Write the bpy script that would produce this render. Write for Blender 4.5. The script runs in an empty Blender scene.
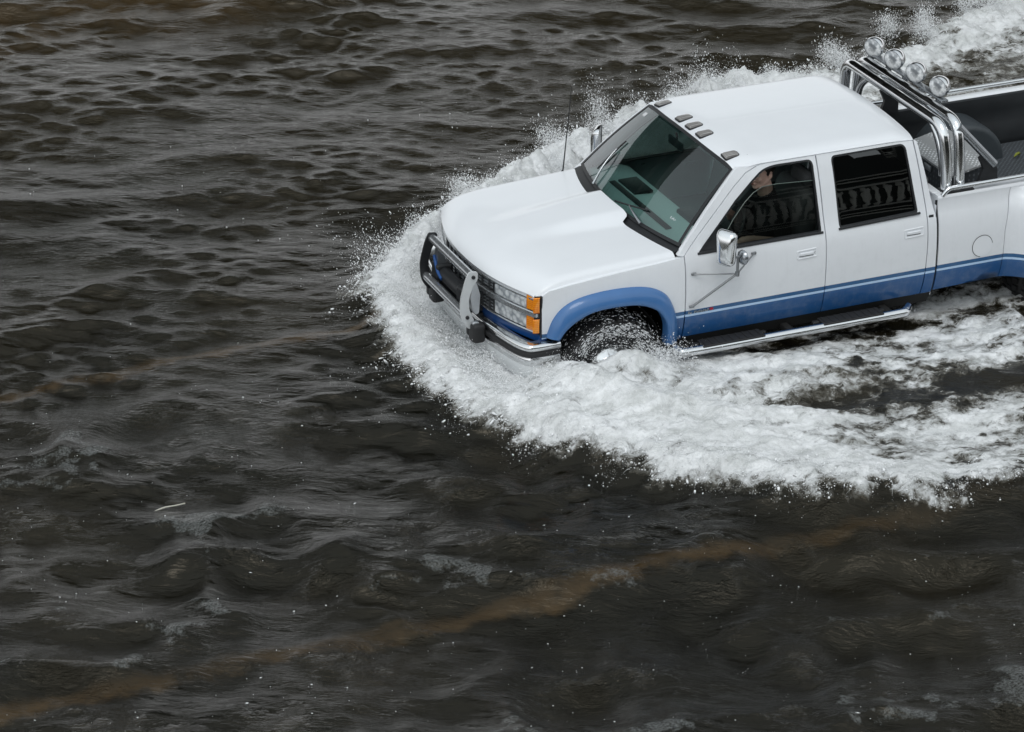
import bpy, bmesh, math, random
import numpy as np
from mathutils import Vector, Matrix
from mathutils.geometry import delaunay_2d_cdt

random.seed(7)
rng = np.random.default_rng(11)
scene = bpy.context.scene
COL = scene.collection
WL = 0.38            # level of the flood water above the road
PI = math.pi

# ------------------------------------------------------------------ mesh helpers
class MB:
    """collects shapes, then becomes ONE mesh object"""
    def __init__(s):
        s.v = []; s.f = []
    def add(s, verts, faces):
        o = len(s.v)
        s.v.extend([tuple(map(float, p)) for p in verts])
        s.f.extend([tuple(int(i) + o for i in f) for f in faces])
        return s
    def box(s, c, d, rot=None, bev=0.0):
        hx, hy, hz = d[0] / 2, d[1] / 2, d[2] / 2
        if bev <= 0:
            vs = [(x, y, z) for x in (-hx, hx) for y in (-hy, hy) for z in (-hz, hz)]
            fs = [(0, 1, 3, 2), (4, 6, 7, 5), (0, 4, 5, 1), (2, 3, 7, 6), (0, 2, 6, 4), (1, 5, 7, 3)]
        else:
            b = min(bev, hx * .95, hy * .95, hz * .95)
            bm = bmesh.new()
            bmesh.ops.create_cube(bm, size=1.0)
            for v in bm.verts:
                v.co = Vector((v.co.x * d[0], v.co.y * d[1], v.co.z * d[2]))
            bmesh.ops.bevel(bm, geom=list(bm.edges), offset=b, segments=3, profile=.5, affect='EDGES')
            bm.verts.index_update()
            vs = [tuple(v.co) for v in bm.verts]
            fs = [tuple(v.index for v in f.verts) for f in bm.faces]
            bm.free()
        if rot is not None:
            M = Matrix(rot) if not isinstance(rot, Matrix) else rot
            vs = [tuple(M @ Vector(p)) for p in vs]
        return s.add([(p[0] + c[0], p[1] + c[1], p[2] + c[2]) for p in vs], fs)
    def tube(s, path, r, seg=12, closed=False, caps=True):
        P = [Vector(p) for p in path]; n = len(P)
        rs = list(r) if hasattr(r, '__len__') else [r] * n
        T = []
        for i in range(n):
            a = P[(i - 1) % n] if (closed or i > 0) else P[i]
            b = P[(i + 1) % n] if (closed or i < n - 1) else P[i]
            T.append((b - a).normalized())
        up = Vector((0, 0, 1)) if abs(T[0].z) < .9 else Vector((1, 0, 0))
        N = (up - T[0] * up.dot(T[0])).normalized()
        vs = []; 
        for i in range(n):
            N = (N - T[i] * N.dot(T[i])).normalized()
            B = T[i].cross(N)
            for k in range(seg):
                a = 2 * PI * k / seg
                vs.append(tuple(P[i] + (N * math.cos(a) + B * math.sin(a)) * rs[i]))
        fs = []
        for i in range(n if closed else n - 1):
            j = (i + 1) % n
            for k in range(seg):
                k2 = (k + 1) % seg
                fs.append((i * seg + k, i * seg + k2, j * seg + k2, j * seg + k))
        if caps and not closed:
            fs.append(tuple(range(seg - 1, -1, -1)))
            fs.append(tuple((n - 1) * seg + k for k in range(seg)))
        return s.add(vs, fs)
    def lathe(s, prof, c=(0, 0, 0), axis='Z', seg=32, M=None):
        """prof: list of (radius, height)"""
        vs = []; n = len(prof)
        for r, h in prof:
            for k in range(seg):
                a = 2 * PI * k / seg
                p = (r * math.cos(a), r * math.sin(a), h)
                if axis == 'Y': p = (p[0], p[2], p[1])
                if axis == 'X': p = (p[2], p[0], p[1])
                if M is not None: p = tuple(M @ Vector(p))
                vs.append((p[0] + c[0], p[1] + c[1], p[2] + c[2]))
        fs = []
        for i in range(n - 1):
            for k in range(seg):
                k2 = (k + 1) % seg
                q = (i * seg + k, i * seg + k2, (i + 1) * seg + k2, (i + 1) * seg + k)
                fs.append(q if axis != 'Y' else q[::-1])
        return s.add(vs, fs)
    def prism(s, poly, mapf0, mapf1):
        """closed polygon (2D list) swept between two maps"""
        n = len(poly)
        vs = [mapf0(*p) for p in poly] + [mapf1(*p) for p in poly]
        fs = [tuple(range(n - 1, -1, -1)), tuple(range(n, 2 * n))]
        fs += [(i, (i + 1) % n, n + (i + 1) % n, n + i) for i in range(n)]
        return s.add(vs, fs)
    def grid(s, f, us, vs_, flip=False):
        nu, nv = len(us), len(vs_)
        pts = [f(u, v) for u in us for v in vs_]
        fs = []
        for i in range(nu - 1):
            for j in range(nv - 1):
                q = (i * nv + j, (i + 1) * nv + j, (i + 1) * nv + j + 1, i * nv + j + 1)
                fs.append(q[::-1] if flip else q)
        return s.add(pts, fs)
    def build(s, name, mat, parent=None, sharp=35, label=None):
        me = bpy.data.meshes.new(name)
        me.from_pydata(s.v, [], s.f)
        bm = bmesh.new(); bm.from_mesh(me)
        bmesh.ops.remove_doubles(bm, verts=list(bm.verts), dist=1e-5)
        bmesh.ops.recalc_face_normals(bm, faces=list(bm.faces))
        bm.to_mesh(me); bm.free()
        if sharp is not None:
            me.polygons.foreach_set('use_smooth', [True] * len(me.polygons))
            me.set_sharp_from_angle(angle=math.radians(sharp))
        me.materials.append(mat)
        o = bpy.data.objects.new(name, me)
        COL.objects.link(o)
        if parent is not None: o.parent = parent
        if label: o['label'] = label
        return o

def empty(name, loc=(0, 0, 0), rz=0):
    o = bpy.data.objects.new(name, None); COL.objects.link(o)
    o.location = loc; o.rotation_euler = (0, 0, rz); o.empty_display_size = .2
    return o
def tag(o, label=None, cat=None, group=None, kind=None):
    if label: o['label'] = label
    if cat: o['category'] = cat
    if group: o['group'] = group
    if kind: o['kind'] = kind
    return o
def spline(pts, n=8, closed=False):
    """Catmull-Rom through points"""
    P = [np.array(p, float) for p in pts]; m = len(P); out = []
    rngi = range(m) if closed else range(m - 1)
    for i in rngi:
        p0 = P[(i - 1) % m] if (closed or i > 0) else 2 * P[0] - P[1]
        p1 = P[i]; p2 = P[(i + 1) % m]
        p3 = P[(i + 2) % m] if (closed or i < m - 2) else 2 * P[-1] - P[-2]
        for k in range(n):
            t = k / n
            out.append(tuple(.5 * ((2 * p1) + (-p0 + p2) * t + (2 * p0 - 5 * p1 + 4 * p2 - p3) * t * t + (-p0 + 3 * p1 - 3 * p2 + p3) * t ** 3)))
    if not closed: out.append(tuple(P[-1]))
    return out
def fillet(pts, r, n=6):
    """3D polyline with rounded corners (open)"""
    P = [Vector(p) for p in pts]; out = [P[0]]
    rs = r if hasattr(r, '__len__') else [r] * len(P)
    for i in range(1, len(P) - 1):
        a, b, c = P[i - 1], P[i], P[i + 1]
        d1 = (a - b); d2 = (c - b)
        q = min(rs[i], d1.length * .49, d2.length * .49)
        p1 = b + d1.normalized() * q; p2 = b + d2.normalized() * q
        for k in range(n + 1):
            t = k / n
            out.append(p1 * (1 - t) ** 2 + b * 2 * t * (1 - t) + p2 * t * t)
    out.append(P[-1])
    return [tuple(p) for p in out]
def rpoly(pts, r, n=5):
    """closed 2D polygon with rounded corners"""
    m = len(pts); out = []
    rs = r if hasattr(r, '__len__') else [r] * m
    for i in range(m):
        a, b, c = (np.array(pts[(i + k) % m], float) for k in (-1, 0, 1))
        if rs[i] <= 0: out.append(tuple(b)); continue
        d1 = a - b; d2 = c - b
        l1, l2 = np.linalg.norm(d1), np.linalg.norm(d2)
        q = min(rs[i], l1 * .49, l2 * .49)
        p1 = b + d1 / l1 * q; p2 = b + d2 / l2 * q
        for k in range(n + 1):
            t = k / n
            out.append(tuple(p1 * (1 - t) ** 2 + b * 2 * t * (1 - t) + p2 * t * t))
    return out
def densify(poly, step):
    out = []; m = len(poly)
    for i in range(m):
        a = np.array(poly[i], float); b = np.array(poly[(i + 1) % m], float)
        k = max(1, int(np.ceil(np.linalg.norm(b - a) / step)))
        for j in range(k): out.append(tuple(a + (b - a) * j / k))
    return out
def inside(poly, pts):
    x, y = pts[:, 0], pts[:, 1]; r = np.zeros(len(pts), bool); P = np.array(poly); n = len(P); j = n - 1
    for i in range(n):
        xi, yi = P[i]; xj, yj = P[j]
        c = ((yi > y) != (yj > y)) & (x < (xj - xi) * (y - yi) / (yj - yi + 1e-12) + xi)
        r ^= c; j = i
    return r
def patch(mb, outline, f, holes=(), step=.05, thick=0.0, tdir=None):
    """2D region with holes mapped through f to 3D, optionally given a returned edge of depth thick along tdir"""
    loops = [densify(outline, step)] + [densify(h, step) for h in holes]
    pts = []; edges = []
    for L in loops:
        o = len(pts); pts += L; edges += [(o + i, o + (i + 1) % len(L)) for i in range(len(L))]
    nb = len(pts)
    A = np.array(loops[0]); lo = A.min(0); hi = A.max(0)
    gx = np.arange(lo[0] + step * .5, hi[0], step); gy = np.arange(lo[1] + step * .5, hi[1], step)
    G = np.array([(x, y) for x in gx for y in gy]) if len(gx) * len(gy) else np.zeros((0, 2))
    if len(G):
        k = inside(loops[0], G)
        for h in loops[1:]: k &= ~inside(h, G)
        G = G[k]
        B = np.array(pts)
        if len(G):
            keep = np.array([np.min(np.hypot(B[:, 0] - g[0], B[:, 1] - g[1])) > step * .35 for g in G])
            pts += [tuple(g) for g in G[keep]]
    vv, ee, ff, ov, oe, of = delaunay_2d_cdt([Vector(p) for p in pts], edges, [], 0, 1e-6)
    V2 = np.array([tuple(v) for v in vv])
    cent = np.array([V2[list(t)].mean(0) for t in ff])
    k = inside(loops[0], cent)
    for h in loops[1:]: k &= ~inside(h, cent)
    tris = [t for t, q in zip(ff, k) if q]
    V3 = [f(*p) for p in V2]
    mb.add(V3, tris)
    if thick:
        for L in loops:
            n = len(L); top = [f(*p) for p in L]
            bot = [tuple(np.array(t) + np.array(tdir) * thick) for t in top]
            mb.add(top + bot, [(i, (i + 1) % n, n + (i + 1) % n, n + i) for i in range(n)])
    return mb

# ------------------------------------------------------------------ materials
def mat(name):
    m = bpy.data.materials.new(name); m.use_nodes = True
    nt = m.node_tree; b = nt.nodes['Principled BSDF']
    return m, nt, b
def N(nt, t, **kw):
    n = nt.nodes.new(t)
    for k, v in kw.items():
        if k in n.inputs: n.inputs[k].default_value = v
        else: setattr(n, k, v)
    return n
def L(nt, a, b): nt.links.new(a, b)
def ramp(nt, src, stops, interp='LINEAR'):
    r = nt.nodes.new('ShaderNodeValToRGB'); r.color_ramp.interpolation = interp
    el = r.color_ramp.elements
    while len(el) < len(stops): el.new(.5)
    for e, (p, c) in zip(el, stops):
        e.position = p; e.color = c if len(c) == 4 else (*c, 1)
    L(nt, src, r.inputs[0]); return r
def math_(nt, op, a, b=None, c=None, clamp=False):
    n = nt.nodes.new('ShaderNodeMath'); n.operation = op; n.use_clamp = clamp
    for i, q in enumerate((a, b, c)):
        if q is None: continue
        if isinstance(q, (int, float)): n.inputs[i].default_value = q
        else: L(nt, q, n.inputs[i])
    return n.outputs[0]
def noise(nt, vec, scale, detail=4, rough=.55, dist=0.0, dims='3D'):
    n = nt.nodes.new('ShaderNodeTexNoise'); n.noise_dimensions = dims
    n.inputs['Scale'].default_value = scale; n.inputs['Detail'].default_value = detail
    n.inputs['Roughness'].default_value = rough; n.inputs['Distortion'].default_value = dist
    if vec is not None: L(nt, vec, n.inputs['Vector'])
    return n.outputs[0]
def mixc(nt, fac, a, b):
    n = nt.nodes.new('ShaderNodeMix'); n.data_type = 'RGBA'
    if isinstance(fac, (int, float)): n.inputs[0].default_value = fac
    else: L(nt, fac, n.inputs[0])
    for i, q in ((6, a), (7, b)):
        if isinstance(q, tuple): n.inputs[i].default_value = q if len(q) == 4 else (*q, 1)
        else: L(nt, q, n.inputs[i])
    return n.outputs[2]
def bump(nt, b, h, strength=.2, dist=.01):
    n = nt.nodes.new('ShaderNodeBump'); n.inputs['Strength'].default_value = strength; n.inputs['Distance'].default_value = dist
    L(nt, h, n.inputs['Height']); L(nt, n.outputs[0], b.inputs['Normal']); return n
def simple(name, col, rough=.5, metal=0.0, var=.0, scale=20, coat=0.0, bmp=0.0, spec=None):
    m, nt, b = mat(name)
    b.inputs['Roughness'].default_value = rough; b.inputs['Metallic'].default_value = metal
    b.inputs['Coat Weight'].default_value = coat; b.inputs['Coat Roughness'].default_value = .06
    if spec is not None: b.inputs['Specular IOR Level'].default_value = spec
    tc = N(nt, 'ShaderNodeTexCoord')
    nz = noise(nt, tc.outputs['Object'], scale)
    c = mixc(nt, nz, tuple(x * (1 - var) for x in col), tuple(min(1, x * (1 + var)) for x in col))
    L(nt, c, b.inputs['Base Color'])
    r = math_(nt, 'MULTIPLY_ADD', nz, .14, max(0.02, rough - .07)); L(nt, r, b.inputs['Roughness'])
    if bmp: bump(nt, b, nz, bmp, .004)
    return m

M = {}
def paint():
    m, nt, b = mat('two_tone_body_paint')
    tc = N(nt, 'ShaderNodeTexCoord'); sp = N(nt, 'ShaderNodeSeparateXYZ'); L(nt, tc.outputs['Object'], sp.inputs[0])
    z = sp.outputs[2]
    zr = math_(nt, 'SUBTRACT', z, .5)
    r = ramp(nt, zr, [(0, (.002, .080, .255)), (.235, (.003, .090, .28)), (.2550, (.52, .72, .97)), (.273, (.52, .72, .97)), (.276, (.010, .10, .26)), (.306, (.84, .86, .89))], 'CONSTANT')
    nz = noise(nt, tc.outputs['Object'], 5, 5, .6)
    # water-splash film along the low panels
    dirt = noise(nt, tc.outputs['Object'], 11, 6, .7)
    low = math_(nt, 'MULTIPLY_ADD', z, -1.4, 1.85, clamp=True)
    df = math_(nt, 'MULTIPLY', low, math_(nt, 'MULTIPLY', ramp(nt, dirt, [(.5, (0, 0, 0)), (.72, (1, 1, 1))]).outputs[0], .16))
    c = mixc(nt, df, r.outputs[0], (.36, .38, .40))
    c2 = mixc(nt, math_(nt, 'MULTIPLY', nz, .07), c, (.40, .41, .42))
    # dried run marks: thin vertical streaks
    rs = N(nt, 'ShaderNodeMapping'); L(nt, tc.outputs['Object'], rs.inputs[0]); rs.inputs['Scale'].default_value = (34, 34, 2.2)
    st = ramp(nt, noise(nt, rs.outputs[0], 1.0, 3, .6), [(.52, (0, 0, 0)), (.74, (1, 1, 1))]).outputs[0]
    c2 = mixc(nt, math_(nt, 'MULTIPLY', st, .05), c2, (.44, .44, .43))
    L(nt, c2, b.inputs['Base Color'])
    bump(nt, b, noise(nt, tc.outputs['Object'], 3.2, 2), .05, .02)
    b.inputs['Coat Weight'].default_value = .35; b.inputs['Coat Roughness'].default_value = .07
    rr = math_(nt, 'MULTIPLY_ADD', dirt, .2, .26); L(nt, rr, b.inputs['Roughness'])
    return m
M['paint'] = paint()
M['white'] = simple('white_body_paint', (.84, .86, .89), .34, var=.025, scale=4, coat=.35)
M['blue'] = simple('blue_flare_paint', (.055, .165, .39), .34, var=.10, scale=9, coat=.45)
M['blue_trim'] = simple('blue_valance_paint', (.006, .055, .21), .35, var=.08, scale=9, coat=.3)
M['chrome'] = simple('chrome', (.80, .81, .82), .12, 1.0, var=.05, scale=14)
M['dull_metal'] = simple('brushed_metal', (.62, .64, .66), .34, 1.0, var=.1, scale=40)
M['plate_white'] = simple('white_coated_plate', (.68, .70, .71), .32, .25, var=.05, scale=20, coat=.2)
M['black'] = simple('black_trim_plastic', (.016, .017, .019), .45, var=.3, scale=30)
M['rubber'] = simple('black_rubber', (.020, .020, .021), .62, var=.3, scale=40, bmp=.3)
M['liner'] = simple('wet_black_bed_liner', (.020, .022, .024), .34, var=.35, scale=9, bmp=.12)
M['slate'] = simple('slate_grey_housing', (.042, .050, .056), .4, var=.2, scale=14)
M['headliner'] = simple('pale_headliner', (.50, .49, .47), .9, var=.05, scale=30)
M['under'] = simple('dark_underbody', (.010, .010, .010), .75, var=.3)
M['grille'] = simple('dark_grille_plastic', (.045, .048, .052), .38, var=.2)
M['grey_chrome'] = simple('grey_satin_trim', (.36, .38, .40), .24, .85, var=.08)
M['seat'] = simple('grey_seat_cloth', (.15, .155, .16), .85, var=.2, scale=60, bmp=.2)
M['dash'] = simple('grey_dashboard_vinyl', (.50, .53, .54), .6, var=.08, scale=50, bmp=.15)
M['skin'] = simple('skin', (.80, .53, .43), .5, var=.10, scale=16)
M['shirt'] = simple('black_tshirt_cloth', (.012, .012, .014), .85, var=.3, scale=60, bmp=.25)
M['jeans'] = simple('dark_trousers_cloth', (.02, .024, .035), .85, var=.2, scale=60)
M['hair'] = simple('dark_hair', (.018, .012, .009), .55, var=.4, scale=70, bmp=.4)
M['lips'] = simple('lips', (.38, .15, .12), .45, var=.05)
M['eye'] = simple('eye_white', (.7, .68, .65), .25, var=.02)
M['iris'] = simple('eye_iris', (.03, .02, .015), .2, var=.1)
M['blue_strap'] = simple('blue_tow_strap', (.012, .075, .26), .5, var=.2, scale=60)
M['leaf'] = simple('yellow_green_leaf', (.23, .25, .03), .5, var=.5, scale=30)
M['stick'] = simple('pale_dry_reed', (.55, .53, .46), .6, var=.15, scale=30)
M['dull_glass_edge'] = simple('green_glass_edge', (.12, .16, .14), .3)
M['dark_metal'] = simple('dull_dark_metal', (.30, .31, .32), .38, .9, var=.15, scale=40)
M['bright_trim'] = simple('bright_plated_trim', (.55, .57, .59), .22, .85, var=.08)
M['grille_bar'] = simple('grey_grille_plastic', (.34, .36, .38), .28, .6, var=.15)
M['red'] = simple('red_badge_enamel', (.45, .02, .04), .3, var=.05)

def amber():
    m, nt, b = mat('amber_lens')
    tc = N(nt, 'ShaderNodeTexCoord'); sp = N(nt, 'ShaderNodeSeparateXYZ'); L(nt, tc.outputs['Object'], sp.inputs[0])
    w = math_(nt, 'SINE', math_(nt, 'MULTIPLY', sp.outputs[2], 420.0))
    nz = noise(nt, tc.outputs['Object'], 22, 2)
    f = math_(nt, 'MULTIPLY_ADD', w, .2, nz)
    L(nt, mixc(nt, f, (.72, .13, .004), (1.0, .40, .02)), b.inputs['Base Color'])
    b.inputs['Roughness'].default_value = .12; b.inputs['Coat Weight'].default_value = .5
    return m
M['amber'] = amber()
def headlens():
    m, nt, b = mat('fluted_headlamp_lens')
    tc = N(nt, 'ShaderNodeTexCoord')
    v = N(nt, 'ShaderNodeTexVoronoi'); v.inputs['Scale'].default_value = 24; L(nt, tc.outputs['Object'], v.inputs['Vector'])
    r = ramp(nt, v.outputs['Distance'], [(0, (.92, .94, .95)), (.42, (.74, .77, .79)), (.75, (.34, .37, .40))])
    L(nt, r.outputs[0], b.inputs['Base Color'])
    b.inputs['Metallic'].default_value = .1; b.inputs['Roughness'].default_value = .16
    b.inputs['Coat Weight'].default_value = .8; b.inputs['Coat Roughness'].default_value = .03
    sp = N(nt, 'ShaderNodeSeparateXYZ'); L(nt, tc.outputs['Object'], sp.inputs[0])
    w = math_(nt, 'SINE', math_(nt, 'MULTIPLY', sp.outputs[1], 260.0))
    bump(nt, b, math_(nt, 'ADD', w, v.outputs['Distance']), .25, .004)
    return m
M['headlens'] = headlens()
def lampface():
    m, nt, b = mat('driving_lamp_face'); tc = N(nt, 'ShaderNodeTexCoord')
    v = N(nt, 'ShaderNodeVectorMath'); v.operation = 'LENGTH'; L(nt, tc.outputs['Object'], v.inputs[0])
    nz = noise(nt, tc.outputs['Object'], 24, 3)
    f = math_(nt, 'ADD', v.outputs['Value'], math_(nt, 'MULTIPLY_ADD', nz, .04, -.02))
    r = ramp(nt, f, [(.050, (.42, .43, .44)), (.058, (.95, .96, .97)), (.076, (.92, .93, .94)), (.086, (.5, .52, .54))])
    nz2 = noise(nt, tc.outputs['Object'], 15, 2); dk = ramp(nt, nz2, [(.40, (.42, .44, .46)), (.55, (1, 1, 1))]).outputs[0]; mm = N(nt, 'ShaderNodeMix'); mm.data_type = 'RGBA'; mm.blend_type = 'MULTIPLY'; mm.inputs[0].default_value = 1; L(nt, r.outputs[0], mm.inputs[6]); L(nt, dk, mm.inputs[7])
    L(nt, mm.outputs[2], b.inputs['Base Color']); b.inputs['Metallic'].default_value = .0; b.inputs['Roughness'].default_value = .12; b.inputs['Coat Weight'].default_value = .7; b.inputs['Coat Roughness'].default_value = .02
    return m
M['lampface'] = lampface()
def smoke_lens():
    m, nt, b = mat('smoked_roof_lamp_lens')
    tc = N(nt, 'ShaderNodeTexCoord'); sp = N(nt, 'ShaderNodeSeparateXYZ'); L(nt, tc.outputs['Object'], sp.inputs[0])
    w = math_(nt, 'SINE', math_(nt, 'MULTIPLY', sp.outputs[1], 420.0))
    L(nt, mixc(nt, math_(nt, 'MULTIPLY_ADD', w, .5, .5), (.17, .16, .155), (.36, .35, .34)), b.inputs['Base Color'])
    b.inputs['Roughness'].default_value = .2; b.inputs['Coat Weight'].default_value = .6
    return m
M['smoke'] = smoke_lens()
def diamond(name, col, rough, metal):
    m, nt, b = mat(name)
    tc = N(nt, 'ShaderNodeTexCoord')
    mp = N(nt, 'ShaderNodeMapping'); L(nt, tc.outputs['Object'], mp.inputs[0]); mp.inputs['Rotation'].default_value = (0, 0, .78)
    mp.inputs['Scale'].default_value = (1, 1, .7)
    c = N(nt, 'ShaderNodeTexChecker'); c.inputs['Scale'].default_value = 42; L(nt, mp.outputs[0], c.inputs['Vector'])
    v = N(nt, 'ShaderNodeTexVoronoi'); v.inputs['Scale'].default_value = 34; v.inputs['Randomness'].default_value = .15; L(nt, mp.outputs[0], v.inputs['Vector'])
    h = ramp(nt, v.outputs['Distance'], [(.12, (1, 1, 1)), (.4, (0, 0, 0))]).outputs[0]
    L(nt, mixc(nt, h, tuple(x * .5 for x in col), tuple(min(1, x * 1.25) for x in col)), b.inputs['Base Color'])
    b.inputs['Roughness'].default_value = rough; b.inputs['Metallic'].default_value = metal
    bump(nt, b, h, .5, .004)
    return m
M['tread_light'] = diamond('bright_tread_plate', (.74, .76, .77), .45, .2)
M['tread_dark'] = diamond('dark_tread_plate', (.15, .165, .18), .34, .3)
def glass(name, tint, refl=1.0, rough=.01):
    m = bpy.data.materials.new(name); m.use_nodes = True; nt = m.node_tree; nt.nodes.clear()
    out = N(nt, 'ShaderNodeOutputMaterial'); tr = N(nt, 'ShaderNodeBsdfTransparent'); gl = N(nt, 'ShaderNodeBsdfGlossy')
    tc = N(nt, 'ShaderNodeTexCoord'); nz = noise(nt, tc.outputs['Object'], 3, 3)
    L(nt, mixc(nt, nz, tuple(x * .93 for x in tint), tint), tr.inputs[0]); gl.inputs['Roughness'].default_value = rough
    gl.inputs['Color'].default_value = (.95, .98, 1, 1)
    fr = N(nt, 'ShaderNodeFresnel'); fr.inputs['IOR'].default_value = 1.52
    bp = N(nt, 'ShaderNodeBump'); bp.inputs['Strength'].default_value = .012; bp.inputs['Distance'].default_value = .02; L(nt, nz, bp.inputs['Height']); L(nt, bp.outputs[0], gl.inputs['Normal'])
    f = math_(nt, 'MULTIPLY', fr.outputs[0], refl, clamp=True)
    mx = N(nt, 'ShaderNodeMixShader'); L(nt, f, mx.inputs[0]); L(nt, tr.outputs[0], mx.inputs[1]); L(nt, gl.outputs[0], mx.inputs[2])
    L(nt, mx.outputs[0], out.inputs[0]); return m
M['windshield'] = glass('green_windscreen_glass', (.66, .90, .85), 1.7)
M['tint'] = glass('dark_tinted_glass', (.10, .115, .11), 1.8)
M['clear'] = glass('lightly_tinted_door_glass', (.36, .40, .38), .85)
M['lampglass'] = glass('clear_lamp_glass', (.95, .96, .97), 1.5)
# ================================================================== THE TRUCK  (x = towards the tail, y = towards the far side, z = up)
_z = np.array([.50, .58, .66, .76, .80, .95, 1.08, 1.18, 1.235, 1.27, 1.40, 1.55, 1.70, 1.765, 1.80])
_y = np.array([.905, .930, .955, .972, .976, .976, .968, .952, .932, .912, .872, .828, .772, .742, .722])
_zd = np.linspace(.50, 1.80, 400)
_yd = np.convolve(np.pad(np.interp(_zd, _z, _y), 9, mode='edge'), np.ones(19) / 19, 'valid')
def yb(z): return float(np.interp(z, _zd, _yd))
def ys(x, z):
    y = yb(z)
    if x < -.25: y -= .045 * min(1, (-.25 - x) / .45) ** 1.6
    return y
def side(sgn, off=0.0):
    return lambda x, z: (x, sgn * (ys(x, z) + off), z)

truck = empty('pickup_truck', (0, 0, 0))
tag(truck, 'white and blue crew cab pickup truck ploughing through the flood water', 'pickup truck')

# ---- plan curve of the nose
def xf(y): return -.896 + .178 * (abs(y) / .86) ** 2.2
def zhood(x, y):
    a = abs(y); d = max(0.0, x - xf(min(a, .86)))
    z = 1.10 + .112 * (1 - math.exp(-d / .10)) + .047 * d + .028 * (1 - min(1, a / .85) ** 2) * min(1, d / .4)
    # raised centre leading to the cowl scoop
    hw = .18 + .09 * min(1, max(0, (x + .75) / 1.0)); t = min(1, max(0, (x + .72) / 1.02)); t = t * t * (3 - 2 * t)
    e = min(1, max(0, (hw + .10 - a) / .20)); e = e * e * (3 - 2 * e)
    z += (.006 * min(1, max(0, (x + .78) / .15)) + .052 * t) * e
    if a > .84:
        q = min(1, (a - .84) / .085); z -= .058 * (1 - math.sqrt(max(0, 1 - q * q)))
    return z
def xrear(y): return .255 + .165 * (abs(y) / .87) ** 2
# hood: grid in (s across, t along)
hb = MB()
def hood_pt(s, t):
    y = .925 * s
    x0 = xf(min(abs(y), .86)) + (0.0 if abs(y) < .86 else .25 * (abs(y) - .86)); x1 = xrear(min(abs(y), .87))
    if abs(y) < .31: x1 += .070 * min(1, (.31 - abs(y)) / .05)
    x = x0 + (x1 - x0) * t
    return (x, y * (1 - .012 * (1 - t)), zhood(x, y))
ts = np.concatenate([np.linspace(0, .22, 14), np.linspace(.25, 1, 40)])
ss = np.sort(np.concatenate([np.linspace(-1, 1, 91), np.linspace(.90, 1, 9), -np.linspace(.90, 1, 9)]))
hb.grid(hood_pt, ss, ts)
# front lip and scoop rear wall
hb.grid(lambda s, k: (lambda p: (p[0] + .012 * k, p[1], p[2] - .03 * k))(hood_pt(s, 0)), ss, [0, .5, 1], True)
hood = hb.build('hood', M['white'], truck, 28)
sw = MB(); sw.grid(lambda s, k: (lambda p: (p[0] + .004, p[1], p[2] - .006 - .12 * k))(hood_pt(s, 1)), ss[(abs(ss) < .40)], [0, 1])
sw.build('scoop_opening', M['black'], hood)
# cowl panel with louvres under the windscreen
cw = MB()
cw.grid(lambda s, t: (xrear(.87 * s) - .03 + (.12 + .02) * t, .885 * s, 1.268 - .02 * abs(s) ** 2 + .045 * t), np.linspace(-1, 1, 25), [0, .5, 1])
cw.build('cowl', M['black'], truck)

# ---- side panels
def front_fender(sgn):
    pin = [(.335, .56), (.328, .70), (.295, .80), (.225, .885), (.08, .950), (-.11, .968), (-.29, .958), (-.41, .908), (-.50, .84), (-.545, .775)]
    pout = [(.452, .555), (.428, .72), (.39, .865), (.315, .985), (.16, 1.062), (-.08, 1.088), (-.32, 1.075), (-.475, 1.025), (-.575, .93), (-.632, .785)]
    arch = [(a[0] * .6 + b[0] * .4, a[1] * .6 + b[1] * .4) for a, b in zip(pin, pout)]
    arch = [(p[0], p[1]) for p in spline([(*p, 0) for p in arch], 4)]
    top = [(-.660, .765), (-.664, 1.105), (-.60, 1.141), (-.45, 1.166), (-.30, 1.182), (0.0, 1.203), (.25, 1.215), (.484, 1.232)]
    out = [(.484, .565)] + arch + top
    return out
fl_pts = {}
for sgn in (-1, 1):
    mb = MB()
    patch(mb, front_fender(sgn), side(sgn), step=.05, thick=.035, tdir=(0, -sgn, 0))
    fen = mb.build('front_fender', M['paint'], truck, 40)
    # flare : swept lip round the wheel opening
    fp = []
    C0 = (-.11, .415)
    ang = np.linspace(math.radians(-2), math.radians(182), 40)
    fl = MB(); secs = []
    path_in = [(.335, .56), (.328, .70), (.295, .80), (.225, .885), (.08, .950), (-.11, .968), (-.29, .958), (-.41, .908), (-.50, .84), (-.545, .775)]
    path_out = [(.452, .555), (.428, .72), (.39, .865), (.315, .985), (.16, 1.062), (-.08, 1.088), (-.32, 1.075), (-.475, 1.025), (-.575, .93), (-.632, .785)]
    pi_ = spline([(*p, 0) for p in path_in], 6); po_ = spline([(*p, 0) for p in path_out], 6)
    def fpt(i, k):
        a = np.array(pi_[i][:2]); b = np.array(po_[i][:2])
        prof = [(1.0, .0005), (.985, .006), (.90, .030), (.70, .052), (.40, .066), (.14, .070), (.03, .064), (0.0, .048), (.0, -.03)]
        u, o = prof[k]; p = a + (b - a) * u
        return (p[0], sgn * (ys(p[0], max(.55, p[1])) + o), p[1])
    fl.grid(lambda i, k: fpt(int(i), int(k)), range(len(pi_)), range(9), sgn > 0)
    fl.build('wheel_arch_flare', M['blue'], truck, 60)
    # dark wheel housing
    wh = MB()
    wh.grid(lambda a, t: (-.11 + .46 * math.cos(a), sgn * (.93 - .55 * t), .40 + .575 * math.sin(a)), np.linspace(-.15, PI + .15, 24), [0, 1])
    wh.box((-.11, sgn * .40, .75), (.95, .02, .75))
    wh.build('wheel_housing', M['under'], truck)

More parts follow.
